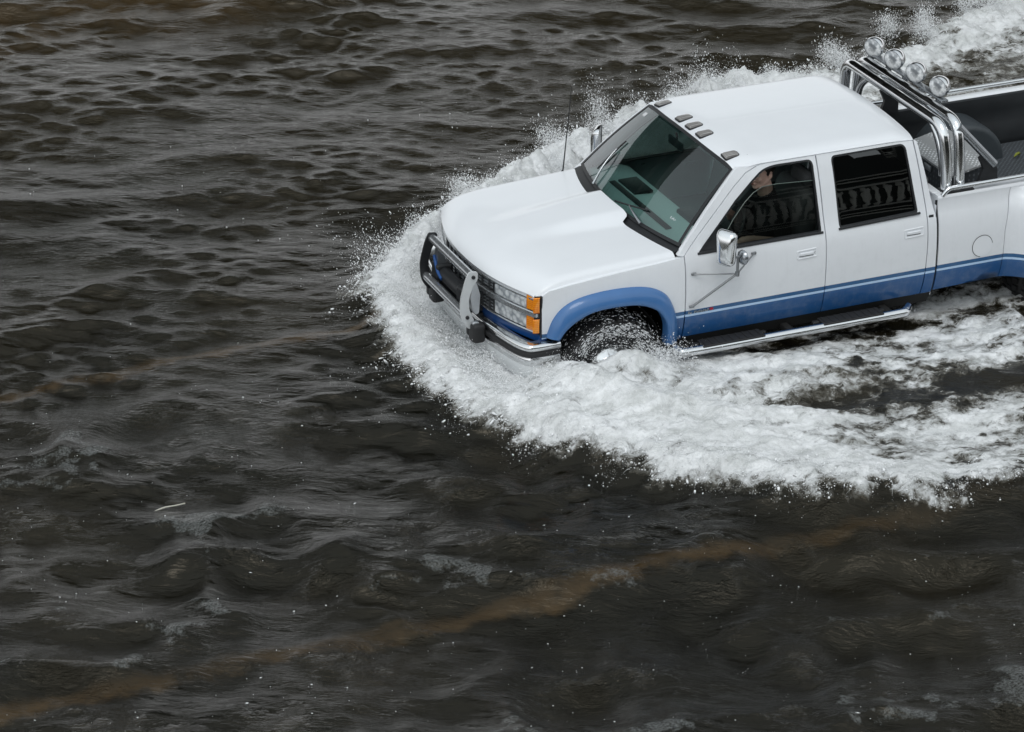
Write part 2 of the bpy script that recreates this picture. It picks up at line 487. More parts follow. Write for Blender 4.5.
WIN_F = [(.600, 1.236), (.78, 1.405), (.95, 1.568), (1.10, 1.682), (1.20, 1.750), (1.30, 1.769), (1.630, 1.766), (1.642, 1.236)]
WIN_R = [(1.797, 1.240), (1.788, 1.766), (2.428, 1.770), (2.478, 1.258)]
DOOR_F = [(.492, .575), (.490, 1.236), (.62, 1.360), (.80, 1.525), (.96, 1.665), (1.07, 1.742), (1.19, 1.784), (1.40, 1.796), (1.662, 1.798), (1.672, 1.28), (1.666, .575)]
DOOR_R = [(1.668, .575), (1.675, 1.28), (1.668, 1.798), (2.30, 1.796), (2.50, 1.78), (2.548, 1.30), (2.550, 1.0), (2.535, .575)]
QUART = [(2.540, .575), (2.555, 1.0), (2.553, 1.30), (2.506, 1.78), (2.535, 1.77), (2.60, 1.36), (2.630, 1.20), (2.632, .575)]
APIL = [(.440, 1.245), (.484, 1.236), (.613, 1.361), (.793, 1.527), (.953, 1.668), (1.063, 1.746), (1.188, 1.790), (1.0, 1.786), (.955, 1.752), (.72, 1.535)]
def shrink(poly, d):
    P = np.array(poly); c = P.mean(0); out = []
    n = len(P); area = sum(P[i][0] * P[(i + 1) % n][1] - P[(i + 1) % n][0] * P[i][1] for i in range(n)); sg = 1 if area > 0 else -1
    for i in range(n):
        a, b, q = P[i - 1], P[i], P[(i + 1) % n]
        t1 = (b - a) / np.linalg.norm(b - a); t2 = (q - b) / np.linalg.norm(q - b)
        n1 = np.array([-t1[1], t1[0]]) * sg; n2 = np.array([-t2[1], t2[0]]) * sg
        m = n1 + n2; m = m / max(.3, (m @ m)) * 2 * .5
        out.append(tuple(b + m * 2 * d / max(1.0, np.linalg.norm(m) * 2) if False else b + (n1 + n2) / max(.5, 1 + n1 @ n2) * d))
    return out
for sgn in (-1, 1):
    for nm, outl, win, hnd in (('front_door', DOOR_F, WIN_F, 1.505), ('rear_door', DOOR_R, WIN_R, 2.43)):
        mb = MB()
        wr = rpoly(win, [.02, 0, 0, 0, .06, .05, .045, .025] if nm == 'front_door' else [.03, .04, .05, .03])
        patch(mb, shrink(outl, .0028), side(sgn), [wr], step=.055, thick=.03, tdir=(0, -sgn, 0))
        door = mb.build(nm, M['paint'], truck, 40)
        # rubber window seal
        se = MB(); wi = densify(wr, .04); wo = wi
        off = [( .0, .0035), (.0, -.022)]
        win_in = densify(shrink(wr, .011), .04)
        ring = shrink(wr, .013); k = len(wr)
        vs = [side(sgn, .003)(*p) for p in wr] + [side(sgn, .002)(*p) for p in ring] + [side(sgn, -.03)(*p) for p in ring]
        se.add(vs, [(i, (i + 1) % k, k + (i + 1) % k, k + i) for i in range(k)] + [(k + i, k + (i + 1) % k, 2 * k + (i + 1) % k, 2 * k + i) for i in range(k)])
        # sill moulding
        xs = (min(p[0] for p in win), max(p[0] for p in win)); zb = [p[1] for p in win]
        z0, z1 = (win[0][1], win[-1][1])
        se.tube([(x, sgn * (ys(x, 1.24) + .004), z0 + (z1 - z0) * (x - xs[0]) / (xs[1] - xs[0]) + .002) for x in np.linspace(xs[0] + .0, xs[1] + .01, 12)], .010, 8)
        se.build('window_seal', M['black'], door)
        if nm == 'front_door' and sgn < 0:
            # the driver's window is wound about a third of the way down
            g = MB(); gp = [(.78, 1.236), (.83, 1.300), (.93, 1.425), (1.04, 1.535), (1.12, 1.592), (1.20, 1.622), (1.32, 1.626), (1.636, 1.608), (1.638, 1.236)]
            patch(g, gp, side(sgn, -.022), step=.07)
            pane = g.build('window_pane', M['clear'], door)
            e = MB(); e.tube([side(sgn, -.022)(*p) for p in gp[1:8]], .0028, 6); e.build('glass_edge', M['dull_glass_edge'], door)
            v = MB(); patch(v, [(.612, 1.240), (.79, 1.408), (.79, 1.240)], side(sgn, -.012), step=.05, thick=.01, tdir=(0, -sgn, 0)); v.build('mirror_triangle', M['black'], door)
        else:
            g = MB(); patch(g, shrink(wr, .004), side(sgn, -.018), step=.09)
            g.build('window_pane', M['clear'] if nm == 'front_door' else M['tint'], door)
        # door handle: recessed cup with flap
        hz = 1.100 if nm == 'front_door' else 1.118
        h = MB()
        hp = rpoly([(hnd - .085, hz - .038), (hnd + .085, hz - .032), (hnd + .085, hz + .040), (hnd - .085, hz + .034)], .012)
        hin = shrink(hp, .006); k = len(hp)
        h.add([side(sgn, .001)(*p) for p in hp] + [side(sgn, .006)(*p) for p in shrink(hp, .003)] + [side(sgn, .005)(*p) for p in shrink(hp, .010)] + [side(sgn, -.004)(*p) for p in shrink(hp, .013)],
              [(r * k + i, r * k + (i + 1) % k, (r + 1) * k + (i + 1) % k, (r + 1) * k + i) for r in range(3) for i in range(k)] + [tuple(range(3 * k, 4 * k))])
        hd = h.build('door_handle', M['white'], door, 40)
        h2 = MB(); h2.box((hnd - .005, sgn * (ys(hnd, hz) + .006), hz + .002), (.118, .010, .024), bev=.005); h2.build('handle_flap', M['white'], hd)
        h3 = MB(); h3.box((hnd - .005, sgn * (ys(hnd, hz) + .004), hz - .013), (.118, .006, .005), bev=.002); h3.build('handle_gap', M['black'], hd)
        if nm == 'front_door':
            h4 = MB(); h4.lathe([(0, .004), (.008, .004), (.009, 0)], (hnd + .073, sgn * (ys(hnd, hz) + .003), hz), 'Y', 14); h4.build('door_lock', M['black'], hd)
            bd = MB()
            for i, (x0, w, hh) in enumerate([(.512, .030, .020), (.562, .016, .018), (.582, .013, .018), (.599, .014, .018), (.617, .015, .018), (.636, .012, .018), (.652, .015, .018), (.671, .013, .018)]):
                zc = .7905; yy = ys(x0, zc) + .004
                bd.box((x0 + w / 2, sgn * yy, zc), (w, .006, .004)); bd.box((x0 + w * .2, sgn * yy, zc), (w * .3, .006, hh), bev=.001)
                bd.box((x0 + w * .75, sgn * yy, zc + (.005 if i % 2 else -.004)), (w * .3, .006, hh * .55))
            bd.build('door_badge', M['dull_metal'], door)
            rb = MB(); rb.box((.706, sgn * (ys(.7, .79) + .004), .793), (.028, .006, .018), bev=.001); rb.build('red_badge_end', M['red'], door)
    mb = MB(); patch(mb, shrink(QUART, .0015), side(sgn), step=.05, thick=.03, tdir=(0, -sgn, 0)); q = mb.build('cab_corner', M['paint'], truck, 40)
    em = MB(); em.box((2.585, sgn * (ys(2.585, 1.222) + .003), 1.222), (.040, .006, .020), bev=.002); em.build('corner_badge', M['black'], q)
    mb = MB(); patch(mb, APIL, side(sgn), step=.05, thick=.04, tdir=(0, -sgn, 0)); mb.build('windscreen_pillar', M['white'], truck, 40)
    # rocker / sill under the doors
    mb = MB(); mb.grid(lambda x, t: (x, sgn * (.925 - .05 * t), .573 - .10 * t), np.linspace(.47, 2.63, 10), [0, .5, 1]); mb.build('rocker_panel', M['under'], truck)

# ---- roof
def xwt(y): return .930 + .050 * (abs(y) / .715) ** 2
def zroof(x, y):
    a = abs(y)
    z = 1.868 - .030 * (a / .6) ** 2
    if a > .60: q = min(1, (a - .60) / .125); z -= .034 * (1 - math.sqrt(max(0, 1 - q * q * .98)))
    d = max(0, x - xwt(y))
    z -= .036 * (1 - min(1, d / .22)) ** 1.8
    d2 = max(0, 2.545 - x); z -= .045 * (1 - min(1, d2 / .20)) ** 2.2
    return z
rf = MB()
def roof_pt(s, t):
    y = .725 * math.sin(s * PI / 2 * .92) / math.sin(PI / 2 * .92)
    x0 = xwt(y); x1 = 2.545 - .03 * (abs(y) / .72) ** 3
    x = x0 + (x1 - x0) * t
    z = zroof(x, y)
    # soft pressed ribs
    if .10 < t < .97: z -= .0007 * sum(math.exp(-((y - c) / .012) ** 2) for c in (-.42, -.21, 0, .21, .42)) * min(1, (t - .1) * 12) * min(1, (.97 - t) * 20)
    return (x, y, z)
tt = np.concatenate([np.linspace(0, .16, 12), np.linspace(.2, .85, 20), np.linspace(.87, 1, 10)])
rf.grid(roof_pt, np.linspace(-1, 1, 151), tt)
roof = rf.build('roof', M['white'], truck, 50)
# gutter strip closing roof to the doors
for sgn in (-1, 1):
    gt = MB(); gt.grid(lambda t, k: (lambda p: [(p[0], p[1], p[2]), (p[0], sgn * .737, 1.796 - .045 * (1 - min(1, max(0, (p[0] - .96) / .24))) ** 1.5 - .012 * max(0, (p[0] - 2.3) / .24)), (p[0], sgn * .725, 1.775)][int(k)])(roof_pt(sgn, t)), tt, [0, 1, 2], sgn < 0)
    gt.build('roof_gutter', M['white'], roof, 60)
# cab back
bk = MB()
bk.grid(lambda s, t: (lambda p: (p[0] + .085 * t, s * (.716 + (yb(1.3) - .716) * t ** .9), p[2] + (1.30 - p[2]) * t))(roof_pt(s, 1)), np.linspace(-1, 1, 31), np.linspace(0, 1, 10))
bk.grid(lambda s, t: (2.63, s * .93, 1.30 - .75 * t), np.linspace(-1, 1, 5), [0, .5, 1])
cb = bk.build('cab_back', M['white'], truck, 40)
bw = MB(); 
def back_pt(y, z): return (2.552 + .085 * (1.80 - z) / .5 + .006, y, z)
patch(bw, rpoly([(-.62, 1.36), (.62, 1.36), (.52, 1.72), (-.52, 1.72)], .06), back_pt, step=.1); bw.build('rear_window', M['tint'], cb)
# ---- windscreen
def ws_pt(s, t):
    y0, y1 = .872 * s, .716 * s
    x0 = .335 + .140 * s * s; x1 = .930 + .05 * s * s
    z0 = 1.292 + .012 * (1 - s * s); z1 = 1.834 - .060 * s * s
    b = .022 * math.sin(PI * t) * (1 - .3 * s * s)
    return (x0 + (x1 - x0) * t - b * .6, y0 + (y1 - y0) * t, z0 + (z1 - z0) * t + b)
def off_ws(s, t, d):
    p = ws_pt(s, t); return (p[0] - .66 * d, p[1], p[2] + .75 * d)
wsm = MB(); wsm.grid(ws_pt, np.linspace(-.985, .985, 40), np.linspace(.02, .98, 16)); ws = wsm.build('windscreen', M['windshield'], truck, 60)
fr = MB()
ring = [(s, 0) for s in np.linspace(-1, 1, 30)] + [(1, t) for t in np.linspace(0, 1, 14)[1:]] + [(s, 1) for s in np.linspace(1, -1, 30)[1:]] + [(-1, t) for t in np.linspace(1, 0, 14)[1:-1]]
k = len(ring)
inn = [(s * .966, .5 + (t - .5) * .935) for s, t in ring]
fr.add([off_ws(s, t, .004) for s, t in ring] + [off_ws(s, t, .003) for s, t in inn] + [off_ws(s, t, -.004) for s, t in inn] , [(i, (i + 1) % k, k + (i + 1) % k, k + i) for i in range(k)] + [(k + i, k + (i + 1) % k, 2 * k + (i + 1) % k, 2 * k + i) for i in range(k)])
fr.build('windscreen_seal', M['black'], ws)
st = MB(); st.grid(lambda s, t: off_ws(s, t, .002), np.linspace(.80, .88, 4), np.linspace(.855, .905, 3)); st.build('sticker', M['plate_white'], ws)
st = MB()
for q in range(6): st.grid(lambda s, t: off_ws(s, t, .002), [-.805 + .012 * q, -.797 + .012 * q], [.215 - .006 * (q % 2), .235 - .008 * ((q + 1) % 3)])
st.build('sticker', M['plate_white'], ws)
for (s0, t0, s1, t1) in ((-.50, .015, -.23, .10), (.46, .015, .60, .42)):
    w = MB(); 
    arm = [off_ws(s0 + (s1 - s0) * q, t0 + (t1 - t0) * q, .02 + .012 * math.sin(q * PI)) for q in np.linspace(0, 1, 8)]
    w.tube(arm, [.011, .010, .009, .008, .007, .006, .006, .005], 8)
    bl0 = (s1 + (.22 if s0 < 0 else .02), t1 - .05 if s0 < 0 else t1 - .28); bl1 = (s1 - .24 if s0 < 0 else s1 + .0, t1 + .06 if s0 < 0 else t1 + .12)
    wp = w.build('wiper', M['grey_chrome'], ws)
    w2 = MB(); w2.tube([off_ws(bl0[0] + (bl1[0] - bl0[0]) * q, bl0[1] + (bl1[1] - bl0[1]) * q, .012) for q in np.linspace(0, 1, 10)], .007, 8); w2.build('wiper_blade', M['black'], wp)

# ---- roof marker lamps (one built, copied)
def lamp_shape():
    b = MB(); o = rpoly([(-.056, -.040), (.062, -.034), (.062, .034), (-.056, .040)], [.008, .03, .03, .008])
    n = len(o); vs = []
    for sc, h in ((1.0, 0), (.97, .010), (.82, .019), (.45, .023)):
        vs += [(p[0] * sc + (.012 * (1 - sc)), p[1] * sc, h) for p in o]
    b.add(vs, [(r * n + i, r * n + (i + 1) % n, (r + 1) * n + (i + 1) % n, (r + 1) * n + i) for r in range(3) for i in range(n)] + [tuple(range(3 * n, 4 * n))])
    return b
lm = None
for y in (.572, .175, 0.0, -.175, -.572):
    x = 1.010 + .02 * (abs(y) / .6) ** 2
    if lm is None:
        lm = lamp_shape().build('roof_marker_lamp', M['smoke'], truck, 30); o = lm
        bs = MB(); oo = rpoly([(-.062, -.045), (.067, -.039), (.067, .039), (-.062, .045)], [.012, .03, .03, .012]); n = len(oo)
        bs.add([(p[0], p[1], -.006) for p in oo] + [(p[0], p[1], .006) for p in oo], [tuple(range(n, 2 * n))] + [(i, (i + 1) % n, n + (i + 1) % n, n + i) for i in range(n)])
        base0 = bs.build('lamp_gasket', M['black'], lm)
    else:
        o = lm.copy(); COL.objects.link(o); o.parent = truck
        g2 = base0.copy(); COL.objects.link(g2); g2.parent = o
    o.location = (x, y, zroof(x, y) + .001); o.rotation_euler = (0.085 * -y / .3, -.10, 0)

# ---- nose: grille, lamps, valance, bumper
def nose(y, z, d=0.0):
    """point on the front face, d metres proud of it"""
    return (xf(min(abs(y), .90)) + .012 - d + .02 * max(0, (1.1 - z)) , y, z)
def strip(name, m, y0, y1, z0, z1, proud, depth=.05, parent=truck, bev=.006, n=24, zt=0.0):
    """bar following the nose curve; zt lowers it towards the ends"""
    b = MB(); prof = [(z0, -depth), (z0, proud - bev), (z0 + bev, proud), (z1 - bev, proud), (z1, proud - bev), (z1, -depth)]
    b.grid(lambda y, k: nose(y, prof[int(k)][0], prof[int(k)][1]), np.linspace(y0, y1, n), range(6))
    e0 = [nose(y0, *p) for p in prof]; e1 = [nose(y1, *p) for p in prof]
    b.add(e0, [tuple(range(6))]); b.add(e1, [tuple(range(5, -1, -1))])
    return b.build(name, m, parent, 30)
grille = strip('grille', M['grille'], -.45, .45, .80, 1.075, -.035, .04)
for z in (.825, .852, .879, .906, .995, 1.018, 1.041):
    strip('grille_bar', M['grille_bar'], -.447, .447, z, z + .011, -.004, .04, grille, .003)
for y in np.linspace(-.40, .40, 9):
    for z0, z1 in ((.812, .925), (.985, 1.058)):
        vb = MB(); p0 = nose(y, z0, -.008); p1 = nose(y, z1, -.008)
        vb.box(((p0[0] + p1[0]) / 2, y, (z0 + z1) / 2), (.03, .010, z1 - z0)); vb.build('grille_rib', M['grille'], grille)
strip('hood_trim', M['black'], -.915, .915, 1.064, 1.104, -.010, .05, n=40)
strip('chrome_trim', M['bright_trim'], -.905, .905, 1.056, 1.079, .006, .04, n=40)
strip('chrome_trim', M['bright_trim'], -.905, .905, .925, .972, .014, .05, n=40)
strip('chrome_trim', M['bright_trim'], -.905, .905, .797, .812, .006, .04, n=40)
strip('valance', M['blue_trim'], -.93, .93, .735, .796, -.004, .06, n=40)
for sgn in (-1, 1):
    for z0, z1, nm in ((.972, 1.052, 'upper'), (.815, .928, 'lower')):
        hl = strip('headlamp', M['headlens'], sgn * .465, sgn * .80, z0, z1, .000, .05, bev=.008, n=12)
        strip('lamp_divider', M['black'], sgn * .447, sgn * .463, z0 - .003, z1 + .003, .002, .05, hl, .003, 4)
    for z0, z1 in ((.974, 1.100), (.812, .926)):
        am = MB(); 
        pth = [(xf(.80) + .014, .812), (xf(.84) + .016, .850), (xf(.86) + .022, .885), (-.722, .910), (-.692, .922), (-.676, .924)]
        pth = spline([(p[0], p[1], 0) for p in pth], 4)
        zp = [z0, z0 + .006, (z0 + z1) / 2, z1 - .006, z1]; op = [-.006, .002, .005, .002, -.006]
        def ap(i, k):
            p = pth[int(i)]; o = op[int(k)]
            return (p[0] - o * .7 + (.035 if sgn > 0 else 0), sgn * (p[1] + o * .7 - (.085 if sgn > 0 else 0)), zp[int(k)])
        am.grid(ap, range(len(pth)), range(5)); 
        a_ = am.build('turn_signal', M['amber'], truck, 40)
        am2 = MB(); am2.grid(lambda i, k: (lambda p: (p[0] + .012, sgn * (p[1] - (.010 if sgn < 0 else .10)), (z0 - .008, z1 + .008)[int(k)]))(pth[int(i)]), range(len(pth)), [0, 1]); am2.build('signal_housing', M['black'], a_)
    # corner post behind the signals
    cp = MB(); cp.box((-.664, sgn * (.922 if sgn < 0 else .87), .945), (.016, .022, .33), bev=.004); cp.build('corner_trim', M['black'], truck)
# radiator support behind the grille so nothing shows through
rs = MB(); rs.box((-.60, 0, .90), (.08, 1.66, .36)); rs.build('radiator_support', M['under'], truck)

def bump_plan(n=60):
    pts = [(-.535, -.995), (-.62, -.998), (-.72, -.995), (-.785, -.975), (-.838, -.885), (-.885, -.68), (-.918, -.42), (-.932, 0)]
    pts = pts + [(x, -y) for x, y in pts[-2::-1]]
    return spline([(x, y, 0) for x, y in pts], 6)
BP = bump_plan()
def bump_strip(name, m, prof, parent=truck, sharp=50):
    b = MB(); n = len(BP)
    nrm = []
    for i in range(n):
        a = np.array(BP[max(0, i - 1)]); c = np.array(BP[min(n - 1, i + 1)]); t = (c - a) / np.linalg.norm(c - a)
        nrm.append((-t[1], t[0]))
    b.grid(lambda i, k: (BP[int(i)][0] + nrm[int(i)][0] * prof[int(k)][0], BP[int(i)][1] + nrm[int(i)][1] * prof[int(k)][0], prof[int(k)][1]), range(n), range(len(prof)))
    for i in (0, n - 1):
        b.add([(BP[i][0] + nrm[i][0] * p[0], BP[i][1] + nrm[i][1] * p[0], p[1]) for p in prof], [tuple(range(len(prof)))])
    return b.build(name, m, parent, sharp)
bumper = bump_strip('front_bumper', M['chrome'], [(-.09, .752), (-.02, .755), (-.004, .748), (.004, .735), (.004, .712), (-.006, .702), (-.008, .690), (-.010, .652), (-.004, .640), (.000, .620), (-.012, .585), (-.035, .568), (-.08, .562)])
bump_strip('bumper_strip', M['rubber'], [(-.008, .694), (.008, .689), (.010, .674), (.008, .660), (-.010, .655)], bumper)
bump_strip('bumper_apron', M['plate_white'], [(-.02, .585), (-.012, .575), (-.022, .50), (-.06, .44)], bumper)

# ---- bull bar
bull = MB()
for z, xo, y0, y1 in ((1.118, -1.003, -.425, .345), (.815, -1.052, -.425, .345)):
    bull.tube([(xo, y, z) for y in np.linspace(y0, y1, 6)], .033, 18)
bb = bull.build('bull_bar', M['bright_trim'], truck, 40)
for sgn, y in ((-1, -.432), (1, .352)):
    br = MB(); poly = rpoly([(-1.030, 1.165), (-.962, 1.155), (-.962, 1.090), (-1.000, 1.05), (-1.035, .94), (-1.028, .85), (-.992, .775), (-.965, .70), (-1.035, .70), (-1.092, .785), (-1.105, .93), (-1.060, 1.10)], [.02, .015, .02, .03, .06, .05, .03, 0, .03, .05, .08, .06])
    br.prism(poly, lambda a, b: (a, y - .008, b), lambda a, b: (a, y + .008, b))
    p = br.build('bar_bracket', M['plate_white'] if sgn < 0 else M['black'], bb, 30)
    for (x, z) in ((-.998, 1.118), (-1.045, .80)):
        bo = MB(); bo.lathe([(0, -.014), (.013, -.014), (.015, -.008), (.015, 0)], (x, y - .006 if sgn < 0 else y + .020, z), 'Y', 10)
        bo.build('bolt', M['black'], bb)
    pd = MB(); pd.prism(rpoly([(-.985, 1.06), (-.955, 1.05), (-.925, .95), (-.935, .80), (-.965, .79), (-.985, .83), (-1.004, .93)], .015), lambda a, b: (a, y + .03, b), lambda a, b: (a, y + .10, b)) if sgn < 0 else pd.prism(rpoly([(-.985, 1.06), (-.955, 1.05), (-.925, .95), (-.935, .80), (-.965, .79), (-.985, .83), (-1.004, .93)], .015), lambda a, b: (a, y - .10, b), lambda a, b: (a, y - .03, b))
    pd.build('bracket_foot', M['dull_metal'], bb, 40)
    gd = MB(); gd.box((-.972, y - .02 * 1, .675), (.10, .115, .15), bev=.025); gd.box((-1.0, y + .045, .70), (.05, .05, .14), bev=.015); gd.build('bumper_guard', M['rubber'], bumper)
    cl = MB(); cl.box((-.99, y - .02, .755), (.05, .05, .022), bev=.006); cl.build('guard_clamp', M['dull_metal'], bumper)
# winch, lamps and the blue strap carried between the bars
wn = MB(); wn.tube([(-.955, y, .87) for y in np.linspace(-.16, .22, 4)], .055, 18); wn.box((-.955, -.20, .87), (.13, .09, .15), bev=.02); wn.box((-.955, .27, .87), (.13, .12, .15), bev=.02)
for y in (-.28, .34): wn.box((-.95, y, .95), (.06, .05, .10), bev=.012)
wn.box((-.93, .03, .775), (.15, .66, .03), bev=.008)
wn.build('winch', M['black'], bb, 40)
sp_ = MB(); sp_.tube(fillet([(-1.0, .31, .99), (-1.01, .26, .95), (-1.01, .22, .89), (-1.01, .14, .865)], .05), .013, 8); sp_.build('tow_strap', M['blue_strap'], bb, 60)

# ---- wheels
def wheel(cx, cy, cz, sgn, R=.405, w=.25, front=True):
    t = MB(); h = w / 2
    t.lathe([(.215, -h + .03), (.25, -h + .004), (.33, -h), (R - .045, -h + .006), (R - .012, -h + .03), (R, -h + .06), (R, h - .06), (R - .012, h - .03), (R - .045, h - .006), (.33, h), (.25, h - .004), (.215, h - .03)], (cx, cy, cz), 'Y', 64)
    for i in range(44):      # tread blocks
        a = 2 * PI * i / 44
        for row, off in ((-.075, 0), (0, .5), (.075, 0)):
            a2 = a + off * 2 * PI / 44
            Mx = Matrix.Rotation(-a2, 3, 'Y')
            p = Mx @ Vector((R + .001, 0, 0))
            t.box((cx + p.x, cy + row, cz + p.z), (.020, .060, .036), rot=Mx)
    wo = t.build('wheel', M['rubber'], truck, 40)
    rm = MB(); s = sgn
    rm.lathe([(.218, s * (h - .03)), (.205, s * (h - .005)), (.195, s * (h - .02)), (.185, s * (h - .06)), (.13, s * (h - .03 if front else h - .12)), (.10, s * (h + .01 if front else h - .13)), (.095, s * (h + .035 if front else h - .10)), (.05, s * (h + .05 if front else h - .09)), (0, s * (h + .052 if front else h - .09))], (cx, cy, cz), 'Y', 40)
    rm.build('rim', M['chrome'], wo, 40)
for s in (-1, 1):
    wheel(-.105, s * .865, .42, s)
    wheel(3.875, s * 1.03, .42, s, front=False); wheel(3.875, s * .74, .42, s, front=False)

# ---- running boards
for s in (-1, 1):
    rb = MB(); 
    path = [(.41, s * .98, .515), (.44, s * 1.03, .510), (.52, s * 1.055, .508), (1.4, s * 1.06, .508), (2.25, s * 1.06, .508), (2.34, s * 1.045, .510), (2.40, s * .99, .515)]
    rb.tube(spline(path, 6), .036, 16)
    r_ = rb.build('running_board', M['chrome'], truck, 50)
    for a, b in ((.60, 1.12), (1.62, 2.14)):
        pd = MB()
        pd.box(((a + b) / 2, s * 1.025, .540), (b - a, .125, .016), bev=.006)
        pd.box(((a + b) / 2, s * .985, .500), (b - a + .1, .04, .07), bev=.01)
        for k in range(9): pd.box((a + (b - a) * (k + .5) / 9, s * 1.025, .549), (.018, .11, .006))
        pd.build('step_pad', M['rubber'], r_, 40)
    for x in (.56, 1.37, 2.22):
        lk = MB(); lk.box((x, s * .95, .50), (.06, .16, .05), bev=.01); lk.build('step_bracket', M['under'], r_)

# ---- underbody, floor, firewall
ub = MB(); ub.box((.95, 0, .50), (3.3, 1.50, .20)); ub.box((3.75, 0, .62), (1.8, 1.1, .30)); ub.box((1.5, 0, .60), (2.2, 1.78, .05)); ub.box((.42, 0, .92), (.04, 1.74, .62)); ub.build('chassis', M['under'], truck)

# ---- interior
ds = MB()
def dash_prof(s, k): return [(.46, 1.262), (.62, 1.268), (.80, 1.255), (.875, 1.225), (.895, 1.16), (.865, 1.00), (.82, .85)][int(k)]
ds.grid(lambda s, k: (dash_prof(s, k)[0] - .10 * (1 - s * s) * (1 if k == 0 else 0), .835 * s, dash_prof(s, k)[1]), np.linspace(-1, 1, 15), range(7))
dash = ds.build('dashboard', M['dash'], truck, 50)
bn = MB(); bn.box((.845, -.42, 1.262), (.13, .46, .05), bev=.02); bn.build('instrument_hood', M['black'], dash)
dv = MB(); dv.box((.57, 0, 1.276), (.05, 1.0, .010), bev=.003); dv.box((.70, .35, 1.275), (.16, .30, .02), bev=.006); dv.build('dash_vent', M['black'], dash)
def seat(x0, name, w0, w1):
    b = MB(); b.box((x0 + .25, (w0 + w1) / 2, .86), (.56, w1 - w0, .20), bev=.07)
    Mx = Matrix.Rotation(math.radians(14), 3, 'Y')
    b.box((x0 + .60, (w0 + w1) / 2, 1.17), (.17, w1 - w0, .62), rot=Mx, bev=.07)
    b.box((x0 + .68, (w0 + w1) / 2, 1.52), (.09, min(.26, w1 - w0), .12), rot=Mx, bev=.04)
    return b.build(name, M['seat'], truck, 60)
seat(1.03, 'front_seat', -.74, -.20); seat(1.03, 'front_seat', .18, .74); seat(1.95, 'rear_seat', -.74, .74)
hl_ = MB(); hl_.grid(lambda x, s: (x, .70 * s, zroof(x, .62 * s) - .045), np.linspace(1.02, 2.50, 12), np.linspace(-1, 1, 13)); hl_.build('headliner', M['headliner'], truck)
wc = Vector((1.075, -.48, 1.20)); tilt = Matrix.Rotation(math.radians(-58), 3, 'Y')
sw_ = MB(); sw_.tube([tuple(wc + tilt @ Vector((.195 * math.cos(a), .195 * math.sin(a), 0))) for a in np.linspace(0, 2 * PI, 41)[:-1]], .016, 10, True)
for a in (.2, PI - .2, -PI / 2): sw_.tube([tuple(wc + tilt @ Vector((r * math.cos(a + PI / 2), r * math.sin(a + PI / 2), -.012))) for r in (.03, .19)], .013, 8)
sw_.lathe([(0, .02), (.05, .015), (.06, -.02)], tuple(wc), 'Z', 20, tilt)
sw_.tube([tuple(wc), tuple(wc + tilt @ Vector((0, 0, -.26)))], .035, 12)
sw_.build('steering_wheel', M['black'], truck, 50)
rv = MB(); rv.box((.86, 0, 1.735), (.02, .24, .07), bev=.01); rv.tube([(.87, 0, 1.77), (.86, 0, 1.82)], .008, 8); rv.build('rearview_mirror', M['black'], truck)
for y in (-.40, .40):
    vz = MB(); vz.box((1.06, y, 1.785), (.20, .46, .018), rot=Matrix.Rotation(math.radians(-25), 3, 'Y'), bev=.006); vz.build('sun_visor', M['seat'], truck)

